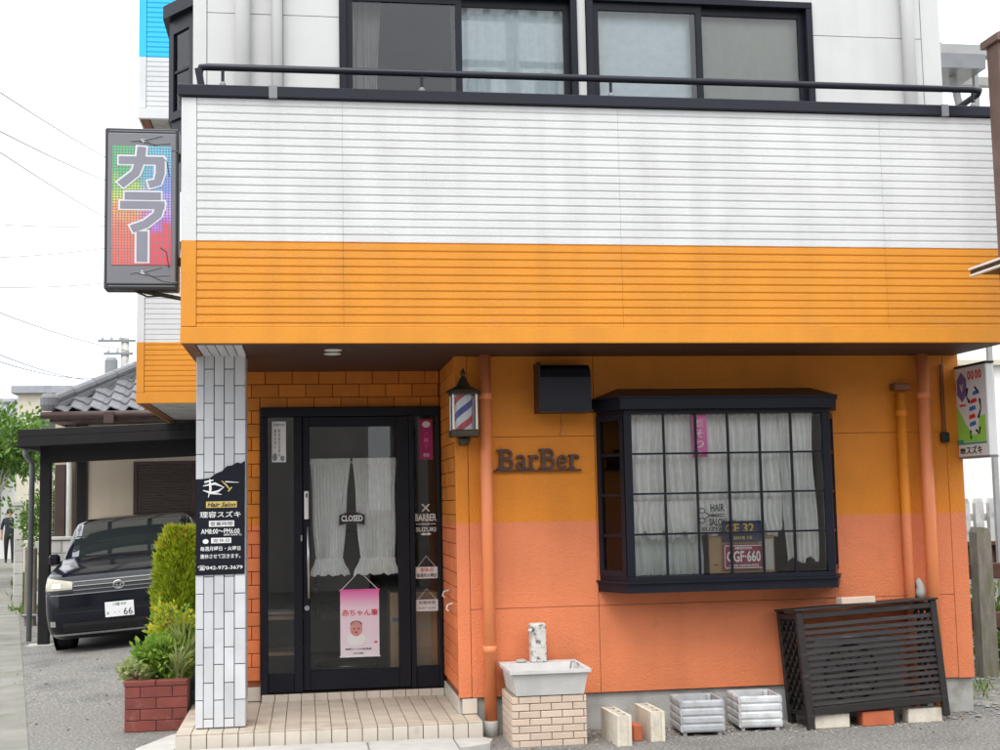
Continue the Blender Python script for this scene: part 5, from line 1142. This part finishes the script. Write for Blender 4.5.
wn = MB().bbox(-2.62, -1.0, HY-.05, HY-.002, 2.30, 2.36, .004).bbox(-2.62, -2.56, HY-.05, HY-.002, 1.2, 2.299, .004).bbox(-1.06, -1.0, HY-.05, HY-.002, 1.2, 2.299, .004).bbox(-1.74, -1.68, HY-.05, HY-.002, 1.2, 2.299, .004).build('window', 'brown_trim', hs)
for a, b in ((-2.56, -1.74), (-1.68, -1.06)):
    sl_ = MB()
    for k in range(26): sl_.box(a+.002, b-.002, HY-.04, HY-.015, 1.205+.042*k, 1.205+.042*k+.034)
    tag(sl_.build('shutter_slats', 'blind_brown', wn), kind='stuff')
EY, EZ, PIT, CX_ = 19.9, 3.10, .58, -3.80
rf_ = MB().add([(CX_, EY, EZ-.04), (.2, EY, EZ-.04), (.2, EY+3.6, EZ-.04+3.6*PIT), (CX_+3.6, EY+3.6, EZ-.04+3.6*PIT), (CX_, EY+7.2, EZ-.04)], [(0, 1, 2, 3), (0, 3, 4), (0, 4, 1)])
roof = rf_.build('roof', 'roof_under', hs)
tw, tl_ = .272, .235
tmb = MB(); n = 10                                         # one S-shaped pantile
for k in (0, 1):
    for j in (0, 1):
        for i in range(n+1):
            u_ = i/n; zz = .035*math.cos(2*PI*(u_-.15))+.012*math.cos(4*PI*u_)
            tmb.v.append(((u_-.5)*tw*1.04, j*tl_*1.12, zz+(.03 if j == 0 else .0)+j*tl_*1.12*PIT-(.018 if k else 0)))
q = 2*(n+1)
for i in range(n): tmb.f += [(i, i+1, n+2+i, n+1+i), (q+i, q+n+1+i, q+n+2+i, q+i+1), (i, q+i, q+i+1, i+1)]
tme = tmb.mesh('roof_tile', smooth=False, fix=False)
for r in range(11):
    y = EY-.05+tl_*r
    for c_ in range(15):
        x = CX_+.1+tw*(c_+.5)
        if x < CX_+(y-EY)+.12 or x > .1: continue
        piece('roof_tile', tme, 'roof_tile', roof, (x, y, EZ+(y-EY)*PIT+.03))
for k in range(12):                                        # hip caps
    d0 = .05+.27*k; a = Vector((CX_+d0, EY+d0, EZ+d0*PIT+.12)); b = Vector((CX_+d0+.29, EY+d0+.29, EZ+(d0+.29)*PIT+.12))
    MB().tube([a, b], [.085, .078], 10).build('hip_tile', 'roof_tile', roof, smooth=False)
    MB().bar(a-Vector((0, 0, .10)), b-Vector((0, 0, .10)), .20, .08).build('hip_course', 'roof_tile', roof)
MB().lathe([(.10, -.13), (.13, -.05), (.13, .06), (.09, .12), (.02, .13)], 12, (CX_+.04, EY+.02, EZ+.14)).build('hip_end_tile', 'roof_tile', roof)
MB().tube([(CX_-.05, EY-.10, EZ-.07), (.2, EY-.10, EZ-.03)], .055, 10).build('gutter', 'brown_trim', roof, smooth=True); MB().bbox(-2.95, -2.8, EY-.17, EY-.03, EZ-.20, EZ-.02, .01).build('gutter_hopper', 'brown_trim', roof)
MB().box(CX_+.1, .1, EY+.02, HY, EZ-.16, EZ-.07).box(CX_+.05, CX_+.1, EY+.02, HY+6, EZ-.16, EZ-.07).build('eaves_board', 'brown_trim', roof)

# ------------------------------------------------------------------ lane side: walls, posts, shrubs, far houses
mat('block_wall', (.47, .46, .43), .85, .12, 3, bump=.4, bs=60, rand=.08, streak=.25); mat('wood_grey', (.20, .165, .135), .85, .25, 5, stretch=(6, 6, 1), bump=.5, bs=50, dirt=((.10, .10, .06), .7, 4, .54))
bw = thing('block_wall', 'grey concrete block wall along the lane behind the carport', 'wall', (-4.85, 23.2, 0)); dv = Vector((-.209, .978, 0)); nv = Vector((.978, .209, 0)); p0 = Vector((-4.83, 23.15, 0))
bcore = MB(); e1 = p0+dv*.02; e2 = p0+dv*11.9
bcore.add([tuple(e1-nv*.06), tuple(e1+nv*.06), tuple(e2+nv*.06), tuple(e2-nv*.06)]+[tuple(v_+Vector((0, 0, 1.70))) for v_ in (e1-nv*.06, e1+nv*.06, e2+nv*.06, e2-nv*.06)], [(3,2,1,0),(4,5,6,7),(0,1,5,4),(1,2,6,5),(2,3,7,6),(3,0,4,7)])
bco = bcore.build('wall_core', 'grout', bw); blk = MB().bbox(-.075, .075, .004, .396, .003, .189, .005).mesh('block'); ang = math.atan2(.209, .978)
for r in range(9):
    for c_ in range(30 if r > -1 else 0):
        if c_ > 11: continue
        p = p0+dv*(.4*c_+(.2 if r % 2 and c_ else 0)); piece('block', blk, 'block_wall', bco, (p.x, p.y, .192*r), (0, 0, ang))
MB().add([tuple(e1-nv*.10-dv*.04), tuple(e1+nv*.10-dv*.04), tuple(e2+nv*.10), tuple(e2-nv*.10)]+[tuple(v_+Vector((0, 0, .06))) for v_ in (e1-nv*.10-dv*.04, e1+nv*.10-dv*.04, e2+nv*.10, e2-nv*.10)], [(3,2,1,0),(4,5,6,7),(0,1,5,4),(1,2,6,5),(2,3,7,6),(3,0,4,7)]).build('coping', 'block_wall', bw).location.z = 1.73
gp = thing('gate_post', 'weathered brown timber gate post at the end of the lane wall', 'post', (-4.0, 20.0, 0)); MB().bbox(-4.08, -3.93, 19.95, 20.12, -.05, 1.1, .02).build('post', 'wood_grey', gp); MB().tube([(-4.1, 19.93, .12), (-3.9, 19.93, .12)], .02, 8).build('hinge', 'bracket_grey', gp)
w2 = thing('garden_wall', 'low pale block wall beside the car mirror', 'wall', (-3.75, 21.0, 0)); wc2 = MB().box(-4.0, -3.42, 21.05, 21.15, 0, 1.18).build('wall_core', 'grout', w2); blk2 = MB().bbox(-.195, .195, -.07, .07, .003, .189, .005).mesh('block')
for r in range(6):
    for c_ in range(2): piece('block', blk2, 'block_wall', wc2, (-3.85+.4*c_-(.1 if r % 2 else 0), 21.1, .195*r))
MB().bbox(-4.06, -3.30, 21.0, 21.2, 1.175, 1.23, .01).build('coping', 'block_wall', w2)
bush('hedge_shrub', 'green shrub rising above the lane wall behind the carport post', (-4.15, 22.2, .9), .45, .6, .55, 2400, 'tree_leaf', (.05, .10), .5)
bush('hedge_shrub', 'dark shrub behind the low pale block wall', (-3.62, 21.9, .4), .35, .5, .65, 1500, 'dark_leaf', (.05, .10), .5)
def weeds(name, label, spots, h, m, n=14):
    mb = MB()
    for x, y in spots:
        for i in range(n):
            a = random.uniform(0, 2*PI); d = Vector((math.cos(a)*.7, math.sin(a)*.7, random.uniform(.5, 1.6))); leaf(mb, Vector((x+random.gauss(0, .04), y+random.gauss(0, .04), gh(x, y)+.005)), d, h*random.uniform(.5, 1.2), h*.16)
    return tag(mb.build(name, m, fix=False), label, 'weeds', kind='stuff')
weeds('weeds', 'green weeds along the foot of the lane wall', [(edge(y)+.12+random.gauss(0, .08), y) for y in [21+random.random()*14 for _ in range(90)]], .16, 'weed_leaf')
def tree(label, base, h, crown, n, m='tree_leaf', ll=(.10, .2), group=None, trunk_r=.09, bark='bark', name='tree'):
    o = thing(name, label, 'tree', base, group=group); B = Vector(base); mb = MB(); cx, cy, cz_, rr, rz_ = crown
    C = B+Vector((cx, cy, cz_)); tips = []
    MB().tube([B, B+Vector((cx*.3, cy*.3, h*.4)), C+Vector((0, 0, rz_*.3))], [trunk_r, trunk_r*.75, trunk_r*.2], 8).build('trunk', bark, o, smooth=True)
    for k in range(9):
        a = random.uniform(0, 2*PI); e = C+Vector((math.cos(a)*rr*.75, math.sin(a)*rr*.75, random.uniform(-.7, .8)*rz_)); s0 = B.lerp(C, random.uniform(.5, .95))
        MB().tube([s0, s0.lerp(e, .5)+Vector((0, 0, .1)), e], [trunk_r*.4, trunk_r*.25, .01], 6).build('limb', bark, o)
        tips.append(e)
    cl = tips+[C+Vector((random.gauss(0, .45)*rr, random.gauss(0, .45)*rr, random.gauss(0, .5)*rz_)) for _ in range(22)]
    for i in range(n):
        c_ = random.choice(cl); s = .24*rr
        p = c_+Vector((random.gauss(0, s), random.gauss(0, s), random.gauss(0, s*.8))); d = (p-C)+Vector((random.gauss(0, .6), random.gauss(0, .6), random.gauss(0, .6)-.1)); l = random.uniform(*ll); leaf(mb, p, d, l, l*.55)
    mb.build('crown', m, o, fix=False); return o
tree('light green tree with pale trunk beside the lane wall', (-7.1, 30.5, 0), 3.6, (.25, .2, 3.0, .85, .62), 4200, trunk_r=.06, bark='pale_concrete')
tree('bushy green tree below the far grey tiled roof', (-8.9, 37, 0), 4, (0, 0, 3.35, 1.2, .75), 4200)
tree('green tree in the garden behind the lane walker', (-11.4, 48, 0), 4.4, (0, 0, 2.6, 2.2, 1.6), 5000, ll=(.15, .3))
def simple_house(name, label, x0, x1, y0, y1, hw_, rise, wallm, roofm, flat=False, win=()):
    o = thing(name, label, 'house', ((x0+x1)/2, y0, 0)); MB().box(x0, x1, y0, y1, 0, hw_).build('wall', wallm, o)
    if flat: MB().bbox(x0-.15, x1+.15, y0-.15, y1+.15, hw_, hw_+.22, .02).build('roof', roofm, o)
    else:
        ym = (y0+y1)/2; r_ = MB().add([(x0-.4, y0-.5, hw_-.1), (x1+.4, y0-.5, hw_-.1), (x1+.4, ym, hw_+rise), (x0-.4, ym, hw_+rise), (x0-.4, y1+.5, hw_-.1), (x1+.4, y1+.5, hw_-.1)], [(0, 1, 2, 3), (3, 2, 5, 4), (0, 3, 4), (1, 5, 2), (0, 4, 5, 1)]).build('roof', roofm, o)
        MB().tube([(x0-.4, ym, hw_+rise+.05), (x1+.4, ym, hw_+rise+.05)], .14, 8).build('ridge', roofm, r_)
        rowm = MB(); nx_ = int((x1-x0+.8)/.3)
        sl = math.hypot(ym-y0+.5, rise+.1)
        for c_ in range(nx_):
            xx = x0-.4+.3*(c_+.5); rowm.tube([(xx, y0-.5, hw_-.08), (xx, ym, hw_+rise+.02)], .07, 6)
        tag(rowm.build('tile_ribs', roofm, r_), kind='stuff')
    for (a, b, z0, z1) in win:
        f_ = MB().bbox(a-.06, b+.06, y0-.05, y0-.002, z0-.06, z0, .004).bbox(a-.06, b+.06, y0-.05, y0-.002, z1, z1+.06, .004).bbox(a-.06, a, y0-.05, y0-.002, z0, z1, .004).bbox(b, b+.06, y0-.05, y0-.002, z0, z1, .004).build('window', 'dark_frame', o)
        MB().box(a, b, y0-.02, y0-.004, z0, z1).build('pane', 'car_glass', f_)
    return o
mat('far_roof', (.20, .20, .215), .5, .2, 4); mat('far_white', (.68, .67, .64), .7, .05, 1, streak=.1); mat('roof_grey', (.30, .31, .33), .5, .1)
simple_house('house', 'distant house with broad grey tiled roof beyond the lane trees', -16, -9.9, 47, 54, 4.3, 1.35, 'far_white', 'far_roof', win=((-11.5, -10.5, 1.2, 2.4),))
simple_house('house', 'distant cream flat roofed building behind the tiled house roof', -7.6, -3.5, 36, 43, 4.75, .2, 'cream', 'roof_grey', True, win=((-7.1, -6.3, 3.2, 4.1),))
# overhead wires and far pole
mat('wire', (.05, .05, .06), .5, 0)
for k, (a, b, ya, yb_3, sag) in enumerate((((0, 93), (105, 157), 16, 26, .1), ((0, 132), (105, 180), 16, 26, .12), ((0, 153), (105, 217), 18, 28, .12), ((0, 225), (105, 226), 40, 40, .2), ((0, 258), (105, 248), 40, 44, .2), ((0, 288), (105, 283), 40, 44, .2), ((0, 313), (125, 352), 30, 45, .3), ((0, 355), (90, 382), 30, 45, .3), ((0, 362), (85, 380), 30, 45, .3))):
    A_ = at(*a, ya); B_ = at(*b, yb_3); d = B_-A_; A2 = A_-d*.5; B2 = B_+d*.6
    if k > 5: B2 = B_+d*.35
    pts = [A2.lerp(B2, i/16)-Vector((0, 0, sag*4*(i/16)*(1-i/16)))+Vector((0, 0, sag*.8)) for i in range(17)]
    o = MB().tube(pts, .008 if k < 3 else .011, 5).build('overhead_wire', 'wire'); tag(o, 'overhead wire running steeply down to the LED sign' if k < 3 else ('faint nearly level overhead wire behind the LED sign' if k < 6 else 'overhead wire sloping down towards the tiled roof'), 'wire', ('steep wires above the lane' if k < 3 else ('level wires behind the LED sign' if k < 6 else 'wires above the tiled roof')))
ppos = at(125, 372, 46)
pp = thing('utility_pole', 'distant grey utility pole with cross arms behind the rear balcony', 'pole', (ppos.x, 46, 0)); zt_ = at(125, 338, 46).z
MB().tube([(ppos.x, 46, 0), (ppos.x, 46, zt_)], [.19, .13], 12).build('shaft', 'concrete', pp, smooth=True)
for dz, l_ in ((-.15, .9), (-.6, .7)):
    MB().box(ppos.x-l_, ppos.x+l_*.4, 45.85, 45.95, zt_+dz, zt_+dz+.08).build('cross_arm', 'bracket_grey', pp)
    for q in range(3): MB().lathe([(.04, 0), (.06, .05), (.04, .14)], 8, (ppos.x-l_+.15+q*.3, 45.9, zt_+dz+.08)).build('insulator', 'dim_white', pp)
MB().lathe([(.2, 0), (.22, .1), (.22, .6), (.16, .7)], 12, (ppos.x-.45, 45.9, zt_-1.4)).build('transformer', 'bracket_grey', pp)

# ------------------------------------------------------------------ right-hand background
fp = at(982, 672, 10.9)
mat('grey_post', (.19, .165, .135), .9, .25, 5, stretch=(5, 5, 1), bump=.6, bs=50, dirt=((.13, .14, .07), .8, 3, .52)); mat('rust', (.085, .035, .022), .85, .35, 9, bump=.5, bs=50); mat('picket_concrete', (.55, .54, .52), .85, .12, 6, bump=.3, dirt=((.2, .19, .16), .7, 5, .52))
gf = thing('sleeper_fence', 'weathered grey timber fence post with two dark cross rails beside the shop', 'fence', (5.95, 10.9, 0))
MB().prism([(5.90, 0), (6.05, 0), (6.04, 1.26), (6.01, 1.32), (5.93, 1.33), (5.905, 1.28)], 'y', 10.85, 10.99).build('post', 'grey_post', gf)
for z in (.42, .86): MB().bbox(5.2, 9.0, 10.995, 11.06, z, z+.14, .008).build('rail', 'rust', gf)
MB().bbox(8.1, 8.26, 10.85, 10.99, 0, 1.3, .01).build('post', 'grey_post', gf)
gd = thing('steel_girder', 'rusty steel girder lying along the railway behind the timber fence', 'girder', (8, 14.3, 0)); MB().box(5.2, 14, 14.25, 14.4, 1.02, 1.06).box(5.2, 14, 14.31, 14.34, .78, 1.019).box(5.2, 14, 14.25, 14.4, .74, .779).build('beam', 'rust', gd)
for x in (6.2, 8.4, 10.6): MB().bbox(x, x+.2, 14.2, 14.45, 0, .739, .01).build('pier', 'concrete', gd)
for k in range(12): MB().box(5.5+.5*k, 5.52+.5*k, 14.26, 14.309, .78, 1.018).build('stiffener', 'rust', gd)
pf = thing('picket_fence', 'pale concrete picket fence in front of the white building', 'fence', (8.4, 15.2, 0)); pkm = MB().prism([(-.055, 0), (.055, 0), (.055, 1.50), (.03, 1.56), (-.03, 1.56), (-.055, 1.50)], 'y', -.04, .04).mesh('picket')
for k in range(20): piece('picket', pkm, 'picket_concrete', pf, (7.2+.185*k, 15.2, 0))
for z in (.95, 1.28): MB().box(7.1, 10.9, 15.245, 15.30, z, z+.09).build('rail', 'picket_concrete', pf)
mat('white_render', (.80, .78, .74), .8, .05, 1)
wb = thing('white_building', 'bright white rendered building across the railway', 'building', (12, 19, 0))
MB().box(8.9, 18, 19, 26, 0, 3.62).build('wall', 'white_render', wb); MB().bbox(8.8, 18.1, 18.9, 26.1, 3.621, 3.72, .01).build('coping', 'cream', wb)
MB().box(9.3, 17, 20, 25.5, 3.72, 4.6).build('upper_storey', 'white_render', wb); wu = MB().bbox(9.6, 10.6, 19.95, 19.998, 3.85, 4.4, .01).build('window', 'dark_frame', wb); MB().box(9.66, 10.54, 19.94, 19.949, 3.9, 4.35).build('pane', 'car_glass', wu)
pb = at(952, 550, 13.8); MB().tube([(7.05, 13.7, 0), (7.15, 13.7, 2.0)], .03, 8).build('marker_stake', 'gold_ink'); tag(bpy.data.objects['marker_stake'], 'thin yellow stake standing before the picket fence', 'stake')
bush('verge_weed', 'green weed behind the grey timber fence post', (6.45, 11.5, 0), .35, .3, .42, 900, 'weed_leaf', (.06, .12), .45, cat='weed')
bush('verge_weed', 'broad green weed below the steel girder behind the shop corner', (6.0, 12.6, 0), .5, .4, .40, 1000, 'weed_leaf', (.06, .12), .45, cat='weed')
weeds('grass_tufts', 'low grass tufts in the gravel of the verge', [(random.uniform(5.0, 7.6), random.uniform(9.4, 13)) for _ in range(70)], .09, 'weed_leaf', 10)
# ballast bank
mb = MB(); nx_, ny_ = 30, 12
for j in range(ny_+1):
    for i in range(nx_+1): x = 5.1+7*i/nx_; y = 11.9+2.3*j/ny_; mb.v.append((x, y, .006+.62*sm((y-12.1)/1.9)+random.uniform(0, .03)))
mb.f = [(j*(nx_+1)+i, j*(nx_+1)+i+1, (j+1)*(nx_+1)+i+1, (j+1)*(nx_+1)+i) for j in range(ny_) for i in range(nx_)]
struct(mb.build('embankment', 'gravel_bed', fix=False))
# steel post with board in front of the balcony end
pst = thing('steel_post', 'brown steel post with slanted cap before the balcony end', 'post', (4.74, 8.0, 0)); mat('brown_steel', (.13, .075, .06), .55, .25, 6, bump=.2, streak=.2)
pl_ = at(992, 45, 8.0); MB().bbox(pl_.x, pl_.x+.16, 7.92, 8.08, -.05, pl_.z, .006).build('shaft', 'brown_steel', pst)
MB().prism([(pl_.x-.025, pl_.z+.001), (pl_.x+.19, pl_.z+.001), (pl_.x+.19, pl_.z+.14), (pl_.x-.025, pl_.z+.05)], 'y', 7.89, 8.11).build('cap', 'brown_steel', pst)
bdA = at(968, 274, 8.05); bd = thing('edge_board', 'white edged board projecting beside the brown steel post', 'board', (bdA.x, 7.6, bdA.z))
MB().box(bdA.x+.012, bdA.x+.30, 6.6, 8.04, bdA.z-.005, bdA.z+.02).build('panel', 'bronze', bd)
MB().bbox(bdA.x, bdA.x+.30, 6.6, 8.045, bdA.z+.021, bdA.z+.036, .003).build('edge', 'white_paint', bd); MB().bbox(bdA.x+.006, bdA.x+.03, 6.6, 8.042, bdA.z-.022, bdA.z-.006, .003).build('edge', 'white_paint', bd)
MB().bar((bdA.x+.26, 7.98, bdA.z+.01), (bdA.x+.26, 8.0, bdA.z-.6), .03, .03).build('stay', 'bronze', bd)
# terrace frame of the next building
tf = thing('terrace_frame', 'grey steel rooftop terrace frame behind the balcony end', 'frame', (7.3, 13, 0)); mat('frame_grey', (.33, .33, .33), .5, .1)
ta = at(935, 50, 13); MB().box(ta.x-.3, ta.x+2.2, 12.95, 13.1, ta.z-.06, ta.z+.06).build('beam', 'frame_grey', tf)
MB().box(ta.x-.2, ta.x+.42, 12.7, 13.4, ta.z-.30, ta.z-.14).build('deck', 'bracket_grey', tf)
MB().box(ta.x+.2, ta.x+2.2, 13.3, 13.4, ta.z-.28, ta.z-.18).build('beam', 'dim_white', tf)
MB().prism([(ta.x-.3, ta.z+.4), (ta.x+.05, ta.z+.3), (ta.x+.25, ta.z+.10), (ta.x-.3, ta.z+.10)], 'y', 13.2, 13.6).build('gable', 'bracket_grey', tf)
MB().bar((ta.x+.19, 13.0, ta.z-.3), (ta.x+.40, 13.0, ta.z-1.4), .06, .06).build('brace', 'frame_grey', tf)
for xx in (.46, 2.1): MB().bar((ta.x+xx, 13.0, ta.z-.06), (ta.x+xx-.04, 13.0, 0), .05, .05).build('post', 'frame_grey', tf)

# ------------------------------------------------------------------ person walking down the lane
per = thing('person', 'person in dark shirt and black trousers walking down the lane', 'person', (-9.30, 43.2, -.02), (0, 0, R(12)))
J = {'pel': (0, 0, .93, .15), 'wst': (0, 0, 1.08, .14), 'chs': (0, -.01, 1.30, .17), 'nkb': (0, 0, 1.43, .085), 'nk': (0, -.005, 1.49, .055), 'hd': (0, -.02, 1.58, .085), 'top': (0, -.015, 1.68, .07),
     'sl': (.17, 0, 1.38, .07), 'el': (.24, .02, 1.12, .05), 'wl': (.25, -.08, .90, .036), 'hl': (.25, -.10, .82, .04), 'sr': (-.17, 0, 1.38, .07), 'er': (-.24, .03, 1.12, .05), 'wr': (-.24, .02, .88, .036), 'hr': (-.24, .01, .80, .04),
     'hpl': (.09, 0, .86, .10), 'kl': (.10, -.10, .49, .065), 'al': (.10, .02, .10, .045), 'tl': (.10, -.13, .04, .04), 'hpr': (-.09, 0, .86, .10), 'kr': (-.10, .0, .48, .065), 'ar': (-.10, .16, .12, .045), 'tr': (-.10, .04, .04, .04)}
E_ = [('pel', 'wst'), ('wst', 'chs'), ('chs', 'nkb'), ('nkb', 'nk'), ('nk', 'hd'), ('hd', 'top'), ('chs', 'sl'), ('sl', 'el'), ('el', 'wl'), ('wl', 'hl'), ('chs', 'sr'), ('sr', 'er'), ('er', 'wr'), ('wr', 'hr'), ('pel', 'hpl'), ('hpl', 'kl'), ('kl', 'al'), ('al', 'tl'), ('pel', 'hpr'), ('hpr', 'kr'), ('kr', 'ar'), ('ar', 'tr')]
ks = list(J); me = bpy.data.meshes.new('body'); me.from_pydata([J[k][:3] for k in ks], [(ks.index(a), ks.index(b)) for a, b in E_], [])
tmp = bpy.data.objects.new('body', me); COL.objects.link(tmp); sm_ = tmp.modifiers.new('skin', 'SKIN'); tmp.modifiers.new('sub', 'SUBSURF').levels = 1
for i, k in enumerate(ks): me.skin_vertices[0].data[i].radius = (J[k][3], J[k][3]*(.75 if k in ('wst', 'chs', 'pel') else 1)); me.skin_vertices[0].data[i].use_root = (k == 'pel')
bpy.context.view_layer.update(); bme = bpy.data.meshes.new_from_object(tmp.evaluated_get(bpy.context.evaluated_depsgraph_get())); bpy.data.objects.remove(tmp)
mat('skin', (.48, .30, .22), .6, .04); mat('dark_shirt', (.018, .020, .030), .8, .1); mat('black_trousers', (.012, .012, .016), .8, .1); mat('hair', (.012, .010, .010), .6)
for m_ in ('skin', 'dark_shirt', 'black_trousers', 'hair'): bme.materials.append(MATS[m_])
for p in bme.polygons:
    c_ = p.center; p.use_smooth = True
    p.material_index = 0 if c_.z > 1.46 or (abs(c_.x) > .19 and c_.z < 1.08) else (1 if c_.z > .92 else (2 if c_.z > .10 else 3))
link('body', bme, None, per)
hr = MB().lathe([(.10, -.02), (.105, .04), (.09, .10), (.05, .135), (.01, .14)], 14, (0, .012, 1.60)); hr.build('hair', 'hair', per, smooth=True, local=True)
for sx in (-1, 1):
    for k in range(5): MB().tube([(sx*.245+(k-2)*.014, -.06 if sx > 0 else .01, .82), (sx*.245+(k-2)*.016, -.075 if sx > 0 else 0, .765+(.03 if k in (0, 4) else 0)), (sx*.24+(k-2)*.014, -.09 if sx > 0 else -.015, .735+(.045 if k == 0 else 0))], [.009, .009, .007], 6).build('finger', 'skin', per, local=True)
MB().lathe([(.018, 0), (.014, .03), (.005, .045)], 8, (0, -.108, 1.565)).build('nose', 'skin', per, local=True)

# ------------------------------------------------------------------ far street side (mirrored in the glass); unseen houses placed to block sky light
mat('opp_wall', (.46, .44, .40), .85, .1, 1, streak=.15); mat('opp_dark', (.40, .36, .32), .8, .1)
simple_house('house', 'plain unseen house added across the street beyond the pillar to block sky light', -19, -8.6, -13, -4.8, 6.0, 1.5, 'opp_dark', 'far_roof')  # this and the next house are added to stop sky light leaking round
simple_house('house', 'plain wide unseen house added across the street by the shop corner to block sky light', 13.6, 25, -13, -4.8, 5.8, 1.5, 'opp_wall', 'far_roof')
simple_house('house', 'grey two storey unseen house across the street mirrored in the shop glass', -7.5, 1.2, -13, -4.5, 5.6, 1.6, 'opp_wall', 'far_roof')
simple_house('house', 'brown two storey unseen house across the street mirrored in the bay window', 2.2, 12.5, -13.5, -5.0, 4.7, 1.4, 'opp_dark', 'far_roof')
for hx, hz in ((-5, 1.2), (-2, 1.2), (-5, 3.8), (-2, 3.8), (4.5, 1.2), (8.5, 1.2), (5, 3.7), (9, 3.7)):
    y_ = -4.5 if hx < 2 else -5.0; o = MB().bbox(hx-.85, hx+.85, y_+.002, y_+.06, hz-.05, hz+1.25, .01); pr = [q for q in bpy.data.objects if q.type == 'EMPTY' and q.name.startswith('house') and ('grey two' if hx < 2 else 'brown two') in q.get('label', '')][0]
    f_ = o.build('window', 'dark_frame', pr); MB().box(hx-.8, hx+.8, y_+.061, y_+.066, hz, hz+1.2).build('pane', 'car_glass', f_)
up_ = thing('utility_pole', 'near concrete utility pole mirrored in the upstairs window', 'pole', (3.45, -2.0, 0))
MB().tube([(3.45, -2.0, 0), (3.45, -2.0, 10.2)], [.17, .11], 14).build('shaft', 'concrete', up_, smooth=True)
for z in (9.7, 8.9): MB().box(2.55, 4.35, -2.2, -2.1, z, z+.09).build('cross_arm', 'bracket_grey', up_)
for xx in (2.65, 3.05, 3.85, 4.25): MB().lathe([(.05, 0), (.07, .06), (.04, .16)], 8, (xx, -2.15, 9.79)).build('insulator', 'dim_white', up_)
for xx in (2.9, 4.05): MB().lathe([(.17, 0), (.2, .08), (.2, .65), (.12, .75)], 14, (xx, -2.15, 8.05)).build('transformer', 'bracket_grey', up_, smooth=True)
# fallen leaves and litter on the asphalt
mat('dry_leaf', (.22, .13, .06), .8, .1, rand=.3)
mb = MB()
for _ in range(90):
    x = random.uniform(1.3, 5.4); y = 9.2-abs(random.gauss(0, .35)); p = Vector((x, y, .006)); leaf(mb, p, Vector((random.gauss(0, 1), random.gauss(0, 1), .12)), random.uniform(.015, .035), .012)
for _ in range(60):
    x = random.uniform(-3.0, -1.3); y = random.uniform(10.2, 15.0); leaf(mb, Vector((x, y, gh(x, y)+.006)), Vector((random.gauss(0, 1), random.gauss(0, 1), .12)), random.uniform(.02, .04), .015)
tag(mb.build('fallen_leaves', 'dry_leaf', fix=False), 'few dry leaves scattered on the asphalt', 'leaves', kind='stuff')
